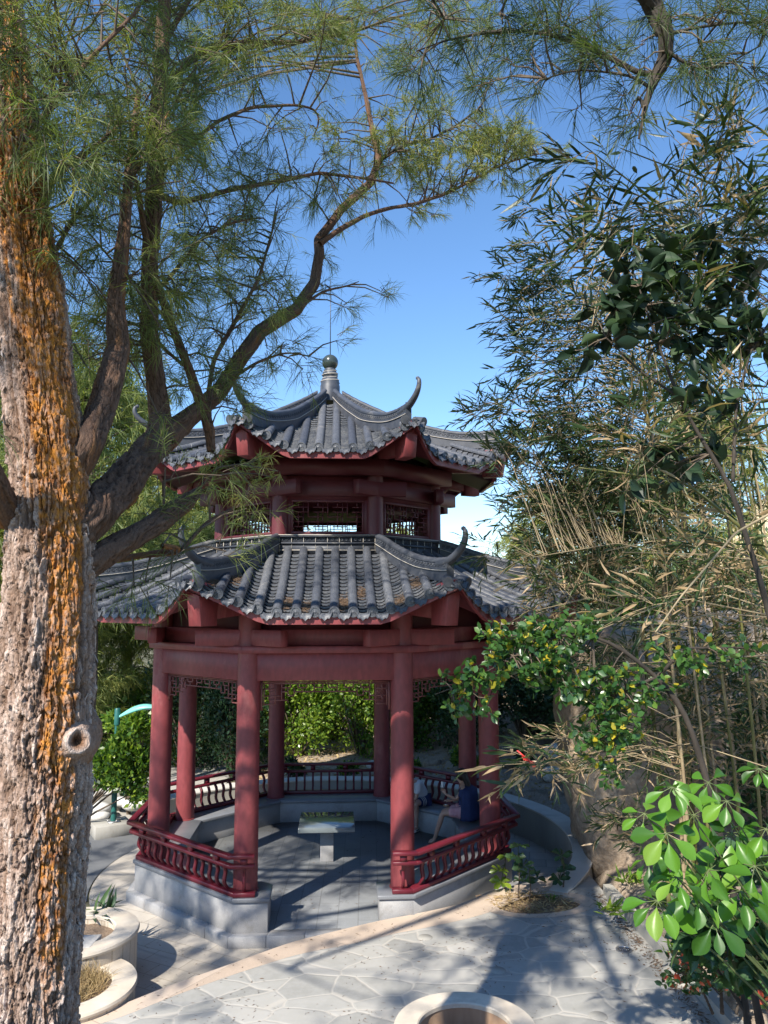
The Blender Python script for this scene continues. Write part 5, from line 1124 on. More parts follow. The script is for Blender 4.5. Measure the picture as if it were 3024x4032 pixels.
for a_ in [(60, 110, 120, 150, -10.9, .3, 17), (60, 330, 110, 80, -11.0, .2, 12), (150, 410, 120, 80, -10.5, .4, 11), (230, 80, 160, 100, -10., .6, 13), (260, 250, 150, 110, -10., .5, 14), (330, 350, 120, 90, -10.2, .3, 11),
           (430, 60, 150, 90, -9.2, .5, 18), (480, 160, 120, 70, -9.1, .5, 10), (600, 60, 120, 70, -8.9, .5, 13), (730, 50, 130, 70, -8.6, .6, 14), (850, 70, 120, 60, -8.6, .6, 13), (960, 40, 100, 50, -9., .6, 8),
           (240, 540, 110, 80, -10, .5, 9), (440, 320, 110, 70, -9.1, .5, 6), (200, 680, 70, 90, -9.7, .5, 8), (380, 520, 90, 80, -9.3, .5, 5), (520, 520, 80, 90, -8.8, .5, 7), (470, 640, 110, 90, -8.9, .5, 8), (560, 640, 70, 60, -8.6, .4, 8), (330, 680, 70, 80, -9.5, .4, 10),
           (240, 740, 50, 60, -9.6, .4, 8)]: clump(*a_)
for a_ in [(470, 560, 80, 60, -8.8, .5, 10), (600, 380, 80, 30, -8.4, .3, 8), (720, 400, 100, 40, -8.0, .4, 10), (560, 760, 70, 40, -8.6, .4, 5), (420, 800, 60, 60, -9.1, .4, 6)]: clump(*a_, size=.2, ntw=5, K=18, L=(.07, .15))
for a_ in [(1060, 300, 80, 40, -6.6, .3, 34), (960, 350, 110, 40, -7.0, .3, 24), (880, 250, 90, 60, -7.1, .4, 18), (1130, 320, 45, 14, -6.3, .2, 9), (840, 330, 60, 60, -7.3, .3, 9), (730, 290, 40, 40, -7.3, .3, 5)]: clump(*a_, size=.17, ntw=6, K=20, L=(.05, .11), tint=(.5, 1), w=.0024)
for a_ in [(1130, 40, 110, 50, -9.8, .3, 11), (1250, 70, 80, 60, -9.9, .3, 7), (1100, 160, 130, 50, -9.7, .3, 6), (1590, 30, 90, 40, -10.1, .3, 8), (1540, 130, 60, 30, -10.1, .3, 6), (1450, 60, 60, 60, -10.1, .3, 5)]: clump(*a_, size=.16, ntw=5, K=12, L=(.14, .24), tint=(0, .2), droop=.35)  # needles tinted dark in place of the shade round the arching limb
for a_ in [(70, 180, 110, 110, -7.4, .4, 12), (330, 250, 110, 90, -7.0, .4, 12), (450, 150, 100, 90, -6.6, .4, 9)]: clump(*a_, size=.34, jl=3.2)
# the bright spray in front of the upper storey
sp0 = P(432, 1062, -9.66)
for (pts, n_) in (([(432, 1055), (470, 1010), (520, 1002), (560, 1010), (600, 1018)], 1), ([(432, 1055), (450, 1030), (500, 1022), (560, 1024), (585, 1030)], 1), ([(432, 1060), (470, 1052), (510, 1062), (530, 1080)], 1), ([(432, 1060), (440, 1030), (445, 1000), (470, 985)], 1), ([(500, 1005), (540, 1045), (552, 1062)], 1), ([(535, 1003), (560, 990), (585, 985)], 1), ([(300, 1075), (260, 1062), (225, 1050)], 1)):
    q = np.array([P(x, y, -9.7+.12*RNG.normal()*.3) for x, y in pts]); TW.tube(q, np.linspace(.006, .003, len(q)), 5, cap=False)
    for j in range(1, len(q)):
        spray(q[j]+RNG.normal(size=3)*.01, q[j]-q[j-1], .05, 2, 13, (.05, .11), tint=(.8, 1), w=.0017, droop=.15)
# crown overhead and behind the camera: it throws the dappled shade
def crown(cx, cy, cz, rx, ry, rz, n, size=.5, ntw=7, K=16, L=(.2, .34), w=.006, nb=None, tw=None, tint=(.1, .8)):
    v = rdir(n); q = np.cbrt(RNG.random(n))[:, None]; c = np.array([cx, cy, cz])+v*q*np.array([rx, ry, rz])
    for cc, vv in zip(c, v): spray(cc, vv, size, ntw, K, L, w, tint, .3, nb=nb, tw=tw)
    return c
HB, HT = MB(), MB()
SHADE = [(-5.6, -13.5, 9.5, 2.2, 2.0, 1.5, 16), (-2.4, -15.8, 10.5, 2.0, 1.6, 1.4, 14), (-6.5, -10.2, 10.5, 1.8, 1.7, 1.4, 20), (-8.2, -12.6, 12, 2., 2., 1.6, 22), (-4.3, -8.2, 8.3, 1.3, 1.2, .8, 12), (-5.6, -7.2, 9.6, 1.3, 1.2, .9, 12), (-2.5, -12.5, 8.4, 1.2, 1.1, .7, 9), (-1.0, -12.9, 9.0, .9, .9, .6, 6), (-6.4, -11.3, 8.6, 1.2, 1.1, .7, 24), (-9.4, -8.6, 8.8, 1.5, 1.4, .8, 26), (-8.0, -9.6, 9.2, 1.2, 1.1, .7, 14)]
hub = P(-60, -1000, TY)
for s_ in SHADE:
    cs = crown(*s_, nb=HB, tw=HT); c = np.array(s_[:3]); bark_limb([hub, (hub+c)/2+[0, 0, -.5], c], [.12, .07, .03], 'limb', tr)
    for cc in cs[::4]: HT.tube([c, (c+cc)/2+RNG.normal(size=3)*.1, cc], [.03, .018, .008], 4, cap=False)
NBn = NB.build('foliage', M['needle'], tr); TW.build('twigs', M['twig'], tr); HB.build('high_foliage', M['needle'], tr); HT.build('high_twigs', M['twig'], tr)
print('needle verts', NB.n, HB.n)

# ================================================================== PLANTS ON THE RIGHT
def along(c, t):
    L = np.r_[0, np.cumsum(np.linalg.norm(np.diff(c, axis=0), axis=1))]; return np.array([np.interp(t*L[-1], L, c[:, i]) for i in range(3)])
def bam_spray(lf, tw, p, d, n, L, dry=0., tw_len=.32):
    """a bamboo twiglet: a thin stem with leaves fanned along its outer half"""
    d = nrm(d); q = p+d*tw_len+np.array([0, 0, -.04]); tw.tube([p, (p+q)/2+np.array([0, 0, .015]), q], [.0032, .0026, .0016], 3, cap=False)
    t = np.linspace(.35, 1, n); pos = p[None]+(q-p)[None]*t[:, None]; side = nrm(np.cross(d, [0, 0, 1.])+1e-6)
    sg = np.where(np.arange(n) % 2, 1, -1)[:, None]; X = nrm(d[None]*RNG.uniform(.6, 1.3, (n, 1))+side*sg*RNG.uniform(.2, .8, (n, 1))+np.c_[np.zeros((n, 2)), RNG.uniform(-.55, .35, n)])
    ti = np.where(RNG.random(n) < dry, RNG.uniform(.88, 1, n), RNG.uniform(0, .8, n))
    ln = RNG.uniform(L[0], L[1], n); lf.inst(*LANCE, pos, X, rdir(n, (.0, 1)), np.c_[ln, ln*RNG.uniform(.75, 1.1, n), ln*RNG.uniform(.2, 2.2, n)], ti)
def bamboo(loc, label, culms, clumps, L, seedn, dry=.08, leafmat='leaf_bam', tint=None):
    t = empty('bamboo_clump', loc, label, 'bamboo', 'bamboo clumps at the right'); CS = []
    for spec, mt in culms:
        pts = [P(x, y, Y) for x, y, w, Y in spec]; rad = [wid(w, Y)/2 for x, y, w, Y in spec]; c, r = interp_poly(pts, rad, 60)
        mb = MB(); Lc = np.r_[0, np.cumsum(np.linalg.norm(np.diff(c, axis=0), axis=1))]; r2 = r*(1+.22*np.exp(-((Lc % .34)/.02)**2)); mb.tube(c, r2, 8); mb.build('culm', M[mt], t, smooth=True); CS.append((c, r))
    lf, tw = MB(), MB()
    for (x, y, rx, ry, Y, dY, n, *rest) in clumps:
        dr = rest[0] if rest else dry
        for _ in range(n):
            a = RNG.uniform(0, 2*np.pi); q = math.sqrt(RNG.random()); c = P(x+rx*q*math.cos(a), y+ry*q*math.sin(a), Y+RNG.uniform(-dY, dY))
            bd, bp_ = 9, None
            for cc, _r in CS:
                dd = np.linalg.norm(cc-c, axis=1)+np.maximum(0, cc[:, 2]-c[2]+.1)*.8; k = int(np.argmin(dd))
                if dd[k] < bd: bd, bp_ = dd[k], cc[k]
            o = nrm(c-bp_+RNG.normal(size=3)*.25*bd)
            if RNG.random() < .5 and bd < 2.6:
                m = (c+bp_)/2+np.array([0, 0, .12*bd]); tw.tube([bp_, m, c], [.006, .0045, .003], 3, cap=False)
            for _k in range(RNG.integers(3, 6)): bam_spray(lf, tw, c, o+RNG.normal(size=3)*.7, RNG.integers(4, 8), L, dr, RNG.uniform(.6, 1.1)*L[1]*1.8)
    lf.build('foliage', M[leafmat], t); tw.build('twigs', M['drycane'], t); return t, CS
# far clump behind the kerb
cul = []
for i in range(26):
    bx = 1440+RNG.uniform(0, 330); Y = RNG.uniform(-5.2, -3.2); lean = RNG.uniform(.2, 1.)*(.35+(bx-1440)/330*.4); h = RNG.uniform(420, 950)
    tx = bx-60-330*lean*RNG.uniform(.5, 1.1); w = RNG.uniform(5, 9)
    sp = [(bx, 1960, w*1.1, Y), (bx-12-20*lean, 1700, w, Y-.1), (bx-30-60*lean, 1420, w*.85, Y-.2), (bx*.62+tx*.38-30, 1100, w*.6, Y-.4), (bx*.3+tx*.7-20, 800+(h-600)*.2, w*.38, Y-.6), (tx-40, h-40, w*.15, Y-.8)]
    cul.append((sp, 'culm' if RNG.random() < .7 else 'drycane'))
for i in range(10):     # dry canes lying across at mid height
    x0 = RNG.uniform(1350, 1700); y0 = RNG.uniform(1200, 1420); dx = RNG.uniform(200, 420)
    cul.append(([(x0, y0, 3.5, -5.5), (x0-dx*.5, y0-RNG.uniform(-40, 60), 2.6, -5.9), (x0-dx, y0+RNG.uniform(-40, 60), 1.4, -6.4)], 'drycane'))
bamboo((5.4, -4.4, .4), 'dense bamboo clump with thin leaning culms rising behind the kerb, beside the boulder', cul,
    [(1190, 480, 70, 70, -5.8, .5, 12), (1150, 600, 75, 60, -5.6, .5, 20), (1250, 640, 110, 80, -5.6, .6, 40), (1140, 700, 50, 50, -5.6, .5, 10), (1200, 770, 100, 60, -5.5, .6, 36), (1040, 880, 45, 30, -5.6, .4, 7), (1130, 880, 60, 40, -5.5, .4, 12),
     (1330, 720, 130, 110, -5., .7, 60), (1480, 700, 160, 160, -4.8, .8, 95), (1560, 480, 110, 130, -4.8, .8, 36), (1360, 900, 170, 90, -5.2, .7, 120), (1220, 960, 110, 70, -5.5, .5, 62), (1120, 1000, 60, 50, -5.6, .3, 12), (1110, 1110, 60, 40, -5.6, .3, 8), (1090, 1180, 50, 24, -5.6, .3, 5),
     (1260, 1080, 130, 60, -5.4, .6, 90), (1400, 1050, 190, 90, -5., .7, 130), (1600, 1000, 80, 160, -4.8, .7, 36), (1330, 1170, 190, 60, -5.3, .6, 90, .15), (1230, 1230, 130, 45, -5.6, .5, 44, .28), (1450, 1260, 200, 70, -5., .6, 80, .3), (1250, 1300, 110, 40, -5.5, .5, 26, .3), (1310, 1490, 60, 50, -4.6, .3, 22, .1), (1400, 1600, 80, 70, -4.4, .3, 30, .15), (1330, 1420, 80, 40, -4.8, .3, 20, .1),
     (1600, 1300, 90, 100, -4.6, .6, 30, .4), (1500, 1420, 150, 60, -4.6, .5, 30, .4), (1540, 1480, 130, 90, -4.6, .5, 50, .3), (1560, 1640, 110, 90, -4.6, .5, 30, .3), (1180, 1620, 60, 40, -5.5, .2, 7, .5), (1290, 1650, 80, 50, -5.2, .3, 14, .4), (1350, 1780, 70, 70, -4.6, .3, 12, .2)], (.12, .20), 5)
# near clump beyond the right edge, its tips hanging into the picture
cul2 = []
for (x1, y1, x2, y2, x3, y3, x4, y4) in [(1900, 1500, 1700, 800, 1500, 500, 1230, 290), (1950, 1400, 1760, 700, 1600, 420, 1340, 320), (1850, 1600, 1680, 1000, 1520, 800, 1250, 700), (2000, 1300, 1800, 600, 1680, 300, 1560, 230), (1880, 1700, 1650, 1180, 1480, 1040, 1250, 1010), (1950, 1500, 1720, 900, 1600, 650, 1420, 440)]:
    cul2.append(([(x1+60, 2300, 18, -9.2), (x1, y1, 15, -9.2), (x2, y2, 10, -9.2), (x3, y3, 6, -9.3), (x4, y4, 2, -9.4)], 'culm'))
cul2.append(([(1659+40, 1090, 6, -10.6), (1590, 1150, 5, -10.6), (1470, 1290, 4.4, -10.6), (1416, 1366, 3.4, -10.6)], 'drycane'))
bamboo((4.2, -9.2, .8), 'nearer bamboo with larger pointed leaves hanging in from the right edge above the other', cul2,
    [(1330, 430, 55, 90, -9.4, .2, 9), (1250, 330, 30, 30, -9.4, .1, 2), (1440, 500, 110, 90, -9.3, .3, 16), (1560, 330, 90, 70, -9.3, .3, 14), (1600, 520, 70, 90, -9.2, .3, 12), (1300, 560, 70, 50, -9.4, .3, 7), (1480, 640, 90, 60, -9.3, .3, 8), (1600, 880, 60, 90, -9.3, .3, 6), (1450, 950, 120, 60, -9.3, .3, 8, .3), (1560, 1180, 90, 60, -9.3, .3, 6, .4), (1180, 1650, 55, 30, -8.6, .2, 3, .4), (1480, 1330, 120, 60, -9., .3, 5, .5)], (.13, .24), 9, .16)
BT = {}
def leafy(name, loc, label, cat, limbs, clumps, tmpl, L, mat, tintr=(0, 1), nper=14, size=.2, barkm='twig', updir=(.0, 1), wr=(.8, 1.1), jl=1.3, group=None):
    t = empty(name, loc, label, cat, group); CS = []
    for spec in limbs:
        pts = [P(x, y, Y) for x, y, w, Y in spec]; rad = [wid(w, Y)/2 for x, y, w, Y in spec]; c, r = interp_poly(pts, rad, 40); CS.append((c, r))
        mb = MB(); r2 = r*(1+.10*np.sin(np.arange(40)*1.7)); mb.tube(c, r2, 9); mb.build('branch' if CS[1:] else 'trunk', M[barkm if barkm != 'twig' else 'darkbranch'], t, smooth=True)
    lf, tw = MB(), MB()
    for (x, y, rx, ry, Y, dY, n) in clumps:
        for _ in range(n):
            a = RNG.uniform(0, 2*np.pi); q = math.sqrt(RNG.random()); c = P(x+rx*q*math.cos(a), y+ry*q*math.sin(a), Y+RNG.uniform(-dY, dY))
            j = min(((np.linalg.norm(cc-c, axis=1).min(), k) for k, (cc, _) in enumerate(CS)), key=lambda t_: t_[0]); cc = CS[j[1]][0]; p = cc[int(np.argmin(np.linalg.norm(cc-c, axis=1)))]
            if j[0] < jl: tw.tube([p, (p+c)/2+np.array([0, 0, .06*j[0]]), c], [.007, .005, .003], 4, cap=False)
            o = nrm(c-p+RNG.normal(size=3)*.3*j[0]+np.array([0, 0, .05])); m = nper
            s0 = RNG.uniform(.3, 1, m)[:, None]; pos = c+o*size*(s0-.5)+RNG.normal(size=(m, 3))*size*.10; X = nrm(o*.55+rdir(m, (-.9, .7))); ln = RNG.uniform(L[0], L[1], m)
            tw.tube([c, c+o*size*.5], [.003, .002], 3, cap=False)
            lf.inst(*tmpl, pos, X, rdir(m, updir), np.c_[ln, ln*RNG.uniform(wr[0], wr[1], m), ln*RNG.uniform(.4, 1.8, m)], RNG.uniform(*tintr, m)*np.ones(m))
    lf.build('foliage', M[mat], t); tw.build('twigs', M['twig'], t); return t
leafy('broadleaf_tree', P(1780, 2300, -9.6), 'slender tree with big dark drooping leaves among the upper bamboo at the right', 'tree',
    [[(1780, 2400, 18, -9.6), (1740, 1800, 15, -9.6), (1680, 1400, 13, -9.6), (1635, 1227, 12, -9.6), (1590, 1095, 11, -9.6), (1583, 1047, 10, -9.6), (1537, 987, 9, -9.6), (1470, 870, 7, -9.6), (1420, 740, 6, -9.6), (1380, 620, 3, -9.6)], [(1583, 1040, 8, -9.6), (1590, 880, 7, -9.5), (1620, 760, 7, -9.5), (1700, 640, 5, -9.5)], [(1470, 860, 6, -9.6), (1380, 800, 5, -9.6), (1310, 730, 3, -9.6)]],
    [(1400, 620, 90, 70, -9.6, .2, 16), (1330, 690, 60, 40, -9.6, .2, 9), (1450, 700, 70, 50, -9.6, .2, 10), (1590, 720, 80, 50, -9.5, .2, 14), (1500, 560, 60, 40, -9.5, .2, 5), (1610, 610, 60, 50, -9.5, .2, 8), (1280, 760, 30, 20, -9.6, .2, 2), (1540, 860, 80, 40, -9.5, .2, 5), (1440, 1000, 130, 60, -9.4, .2, 9)], WIDELEAF, (.12, .19), 'leaf_deep', (0, 1), 7, .22, 'twig')
leafy('fig_tree', P(1660, 2300, -9.4), 'small-leaved fig with glossy green and few yellow leaves, reaching before the right columns', 'tree',
    [[(1680, 2400, 18, -9.3), (1600, 2000, 15, -9.4), (1526, 1677, 13, -9.4), (1477, 1527, 12, -9.4), (1420, 1462, 10, -9.4), (1330, 1390, 8, -9.4), (1250, 1362, 7, -9.4), (1160, 1385, 5, -9.4), (1090, 1430, 4, -9.4), (1010, 1475, 2.5, -9.4), (940, 1500, 1.2, -9.4)], [(1420, 1462, 7, -9.4), (1330, 1500, 5, -9.4), (1310, 1580, 3, -9.4), (1330, 1640, 2, -9.4)], [(1090, 1430, 3, -9.4), (1060, 1500, 2, -9.4), (1040, 1560, 1.4, -9.4)], [(1160, 1385, 3, -9.4), (1100, 1370, 2, -9.4), (1040, 1365, 1.2, -9.4)], [(1420, 1462, 8, -9.4), (1480, 1400, 6, -9.4), (1600, 1400, 4, -9.3)]],
    [(990, 1500, 45, 40, -9.4, .1, 14), (1050, 1455, 50, 40, -9.4, .12, 18), (1040, 1545, 30, 15, -9.4, .08, 5), (1110, 1410, 60, 50, -9.4, .15, 34), (1180, 1390, 60, 50, -9.4, .15, 36), (1180, 1460, 60, 40, -9.4, .15, 22), (1060, 1370, 30, 20, -9.4, .1, 7), (1240, 1360, 50, 30, -9.4, .15, 12), (1280, 1480, 60, 55, -9.4, .2, 32), (1340, 1540, 60, 60, -9.4, .2, 34), (1300, 1600, 50, 45, -9.4, .2, 26), (1400, 1480, 60, 40, -9.4, .2, 16), (1320, 1660, 25, 20, -9.4, .1, 5), (1560, 1420, 80, 30, -9.3, .2, 16), (1440, 1420, 60, 30, -9.4, .2, 10)], LEAF, (.045, .072), 'leaf_ficus', (0, 1), 9, .13, 'twig', (.1, 1), (.95, 1.25))
# umbrella tree with whorls of bright leaves, lower right
ut = empty('umbrella_shrub', (2.9, -10.9, 1.0), 'bright green umbrella shrub with whorls of large oval leaves in the lower right corner', 'shrub')
lf, tw = MB(), MB(); base = P(1760, 2450, -10.5)
W_ = [(1392, 1757, .8), (1452, 1700, .75), (1500, 1760, .9), (1570, 1730, .8), (1440, 1800, .95), (1478, 1850, 1), (1530, 1880, .95), (1580, 1800, .85), (1630, 1870, 1.05), (1600, 1925, .95), (1655, 1790, .8), (1420, 1945, .95), (1505, 1935, 1), (1545, 1990, .9), (1645, 1985, 1), (1462, 1895, .8), (1400, 1850, .8), (1530, 1690, .7), (1640, 1660, .7)]
for (x, y, s_) in W_:
    Y = -10.9+RNG.uniform(-.25, .25); c = P(x, y, Y); m0 = base*.5+c*.5+np.array([.22, 0, -.02]); tw.tube(catmull([base, m0, c], 6), np.linspace(.008, .0035, 13), 6, cap=False)
    n = int(RNG.integers(6, 9)); a = np.arange(n)*2*np.pi/n+RNG.uniform(0, 6); ax = nrm(RNG.normal(size=3)*.25+np.array([-.15, -.45, .75])); e1 = nrm(np.cross(ax, [1, .2, 0])); e2 = np.cross(ax, e1)
    X = e1*np.cos(a)[:, None]+e2*np.sin(a)[:, None]+np.array([0, 0, -.45]); X = nrm(X); pet = RNG.uniform(.03, .06, n)[:, None]*s_; pos = c+X*pet
    for q in pos: tw.tube([c, q], [.0028, .002], 4, cap=False)
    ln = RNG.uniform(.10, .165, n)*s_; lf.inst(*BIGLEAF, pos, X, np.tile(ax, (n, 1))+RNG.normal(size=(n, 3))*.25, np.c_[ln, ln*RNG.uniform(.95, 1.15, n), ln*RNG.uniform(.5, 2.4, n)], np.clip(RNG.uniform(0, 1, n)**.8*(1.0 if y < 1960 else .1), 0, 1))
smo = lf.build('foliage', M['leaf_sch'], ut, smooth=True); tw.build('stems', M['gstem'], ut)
leafy('dark_shrub', P(1640, 2300, -10.0), 'shaded shrub of large dull green leaves under the bright umbrella shrub', 'shrub', [[(1640, 2400, 20, -9.9), (1600, 2100, 12, -9.9), (1560, 1950, 6, -9.9)], [(1620, 2200, 10, -9.9), (1540, 2080, 5, -9.9)]],
    [(1560, 1980, 90, 60, -10.0, .2, 18), (1620, 2060, 60, 80, -10.0, .2, 16), (1500, 2010, 40, 40, -10, .15, 8), (1580, 1890, 60, 40, -10.1, .15, 8)], WIDELEAF, (.10, .17), 'leaf_dark', (.3, 1), 6, .2, 'twig')
c_ = PZ(1560, 2190, .5)
leafy('red_tipped_shrub', c_, 'low shrub with red-tipped small leaves on the sandy bank by the kerb', 'shrub', [[(1560, 2190, 8, c_[1]), (1555, 2100, 5, c_[1]), (1560, 2050, 2, c_[1])], [(1590, 2190, 6, c_[1]), (1610, 2100, 3, c_[1])], [(1540, 2190, 6, c_[1]), (1500, 2100, 3, c_[1])]],
    [(1550, 2080, 90, 60, c_[1], .35, 70), (1600, 2030, 60, 50, c_[1], .3, 26), (1500, 2120, 60, 30, c_[1], .3, 18), (1620, 2130, 40, 40, c_[1], .3, 18)], LEAF, (.06, .10), 'leaf_red', (0, 1), 8, .14, 'twig', (.0, 1), (.9, 1.2))
# saplings in the planting pit
for i, (x, y, ty, wl) in enumerate([(1090, 1925, 1845, ((1095, 1850), (1078, 1880), (1083, 1905))), (1119, 1945, 1828, ((1120, 1826), (1112, 1850), (1130, 1872))), (1143, 1948, 1885, ((1143, 1888), (1130, 1902), (1160, 1898))), (1216, 1925, 1850, ((1213, 1848), (1224, 1880), (1208, 1900)))]):
    b_ = PZ(x, y, tz-.03); t = empty('sapling', b_, ('leafy sapling at the left edge of the planting pit, with pale lower leaves', 'tallest sapling in the planting pit, dark green, second from the left', 'short sapling with spreading dark leaves in the middle of the pit', 'sapling at the right edge of the pit, beside the wall end')[i], 'sapling', 'saplings in the planting pit')
    tp = P(x, ty, b_[1]); mb = MB(); mb.tube(catmull([b_, (b_+tp)/2+np.array([.02, 0, 0]), tp], 5), np.linspace(.013, .006, 11), 6); mb.build('stem', M['twig'], t, smooth=True); lf = MB()
    for (wx, wy) in wl:
        c = P(wx, wy, b_[1]+RNG.uniform(-.08, .08)); n = 8; a = np.arange(n)*2*np.pi/n+i; X = np.c_[np.cos(a), np.sin(a), RNG.uniform(-.35, .6, n)]; ln = RNG.uniform(.13, .20, n)
        lf.inst(*OBOV, np.tile(c, (n, 1)), X, rdir(n, (.3, 1)), np.c_[ln, ln*.95, ln*1.5], RNG.uniform(.35 if i else .6, 1, n)); lf.tube([c, (c+along(np.array([b_, tp]), .8))/2, along(np.array([b_, tp]), .7)], [.004, .005, .006], 4, a=.4)
    lf.build('foliage', M['leaf_bg'] if i == 0 else M['leaf_dark'], t)
def tuft(name, c, n, L, wr, mat, label, cat, zr=(.2, .9), tmpl=LANCE, tint=(.3, 1), sp=.05, group=None):
    mb = MB(); pos = c+np.c_[RNG.normal(size=(n, 2))*sp, np.zeros(n)]; ln = RNG.uniform(L[0], L[1], n); mb.inst(*tmpl, pos, rdir(n, zr), rdir(n, (.4, 1)), np.c_[ln, ln*wr, ln*1.4], RNG.uniform(*tint, n))
    return tag(mb.build(name, M[mat], None, c), label, cat, group)
tuft('fern', PZ(205, 1985, .42)+np.array([0, .15, 0]), 34, (.22, .42), 1.3, 'leaf_dark', 'dark fern growing in the taller planter beside the trunk', 'fern', (.1, .9), sp=.1)
tuft('young_plant', PZ(1198, 1955, .2)+np.array([0, .2, 0]), 16, (.09, .16), 1.6, 'leaf_sch', 'tiny bright green plant by the foot of the boulder', 'plant', (.1, .8), sp=.03)
for i, (x, y) in enumerate([(1265, 1970), (1300, 1905), (1420, 2060), (1380, 1960)]):
    c = PZ(x+60, y, .45); tuft('bank_weed', c, 40, (.12, .28), 1.2, 'leaf_bg', ['weed tuft behind the kerb, second down from the boulder', 'weed tuft on the sandy bank nearest the boulder', 'weed tuft on the sandy bank nearest the red-tipped shrub', 'weed tuft on the bank halfway along the kerb'][i], 'weed', (.2, 1), sp=.1, group='weeds on the sandy bank')
# a red tassel caught on a twig
c = P(1127, 1632, -8.6); mb = MB(); n = 40; needles(mb, np.tile(c, (n, 1))+RNG.normal(size=(n, 3))*.006, np.tile(P(1146, 1645, -8.6), (n, 1)), 2, (.03, .06), .003, (.95, 1), .3, .2)
for k_ in range(6): mb.tube([P(1118, 1622, -8.6)+RNG.normal(size=3)*.004, P(1146, 1645, -8.6)+RNG.normal(size=3)*.004], [.004, .006], 4)
tag(mb.build('red_tassel', M['redpl'], None, c), 'small bright red tassel caught on a hanging bamboo twig right of the columns', 'tassel')

# ================================================================== BACKGROUND TREES AND SHRUBS
def gz(x, y): return float(height(np.array([float(x)]), np.array([float(y)]))[0])
def shrub(x, y, rx, ry, rz, cz, n, mat, label, leaf=(.09, .15), tint=(0, 1), cat='shrub', name='shrub', group='shrubs behind the pavilion', tm=QLEAF, up=(-.2, 1), root=None):
    z0 = gz(x, y); t = empty(name, (x, y, z0), label, cat, group); mb = MB(); st = MB()
    nb = max(6, n//260); v = rdir(nb, (-.7, 1)); bc = np.array([x, y, z0+cz])+v*np.array([rx, ry, rz])*RNG.uniform(.35, .95, (nb, 1)); k = RNG.integers(0, nb, n)
    pos = bc[k]+rdir(n)*np.cbrt(RNG.random(n))[:, None]*np.array([rx, ry, rz])*.42; pos = pos[pos[:, 2] > z0+.03]; n = len(pos)
    X = nrm(pos-np.array([x, y, z0+cz*.5])+RNG.normal(size=(n, 3))*1.1); ln = RNG.uniform(leaf[0], leaf[1], n); mb.inst(*tm, pos, X, rdir(n, up), np.c_[ln, ln*.9, ln], RNG.uniform(*tint, n))
    bx, by = root or (x, y)
    for c in bc: st.tube([(bx, by, z0-.05), (np.array([bx, by, z0])*.5+np.array(c)*.5)+RNG.normal(size=3)*.06, c], [.035, .022, .008], 5, cap=False)
    mb.build('foliage', M[mat], t); st.build('stems', M['twig'], t); return t
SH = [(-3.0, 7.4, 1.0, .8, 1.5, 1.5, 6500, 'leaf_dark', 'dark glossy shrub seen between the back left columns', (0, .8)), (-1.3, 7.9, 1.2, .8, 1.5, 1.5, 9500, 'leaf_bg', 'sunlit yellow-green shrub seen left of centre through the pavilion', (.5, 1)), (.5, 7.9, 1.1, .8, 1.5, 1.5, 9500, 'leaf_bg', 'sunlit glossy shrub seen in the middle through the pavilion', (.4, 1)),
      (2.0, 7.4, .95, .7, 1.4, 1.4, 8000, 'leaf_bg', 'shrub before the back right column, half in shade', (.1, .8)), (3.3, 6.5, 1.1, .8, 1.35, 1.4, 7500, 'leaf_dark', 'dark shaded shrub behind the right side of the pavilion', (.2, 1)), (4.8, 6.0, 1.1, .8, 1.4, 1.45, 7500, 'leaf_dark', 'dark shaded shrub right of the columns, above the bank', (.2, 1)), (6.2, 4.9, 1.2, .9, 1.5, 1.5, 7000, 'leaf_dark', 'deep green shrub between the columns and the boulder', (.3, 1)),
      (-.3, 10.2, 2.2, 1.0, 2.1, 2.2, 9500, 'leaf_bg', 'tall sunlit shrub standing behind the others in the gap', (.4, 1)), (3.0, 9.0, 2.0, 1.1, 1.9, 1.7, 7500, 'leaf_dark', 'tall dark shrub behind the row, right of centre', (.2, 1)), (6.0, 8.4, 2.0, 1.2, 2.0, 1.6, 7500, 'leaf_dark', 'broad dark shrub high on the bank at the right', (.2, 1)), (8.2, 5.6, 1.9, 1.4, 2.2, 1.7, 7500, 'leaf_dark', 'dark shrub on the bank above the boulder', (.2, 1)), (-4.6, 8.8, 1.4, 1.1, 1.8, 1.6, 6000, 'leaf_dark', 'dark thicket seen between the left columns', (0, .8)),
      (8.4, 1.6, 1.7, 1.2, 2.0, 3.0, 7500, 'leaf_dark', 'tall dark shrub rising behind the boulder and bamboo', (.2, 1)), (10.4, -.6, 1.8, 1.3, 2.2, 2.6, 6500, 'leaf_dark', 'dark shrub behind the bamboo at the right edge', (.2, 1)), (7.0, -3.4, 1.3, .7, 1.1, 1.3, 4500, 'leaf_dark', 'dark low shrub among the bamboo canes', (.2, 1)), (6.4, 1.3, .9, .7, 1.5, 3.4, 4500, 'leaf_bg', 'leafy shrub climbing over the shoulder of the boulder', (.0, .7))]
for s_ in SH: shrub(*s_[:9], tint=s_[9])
for i, (x, y, s_, lab) in enumerate([(.2, 5.2, .32, 'low weed bush at the foot of the sunlit shrub'), (1.7, 5.3, .32, 'low sparse bush behind the back railing'), (3.1, 5.0, .36, 'low sparse bush on the bank behind the man'), (4.4, 4.7, .4, 'low twiggy bush on the stony bank right of the back columns'), (5.6, 5.2, .5, 'low bush above the stones on the bank'), (5.4, 2.7, .55, 'low bush beside the boulder, over the curved wall'), (6.0, 4.0, .7, 'bush on the bank close behind the boulder'), (-1.2, 5.2, .3, 'low bush left of the back railing')]):
    shrub(x, y, s_, s_*.8, s_*.7, s_*.7, 750, 'leaf_dark' if i > 2 else 'leaf_bg', lab, (.08, .14), (.1, 1))
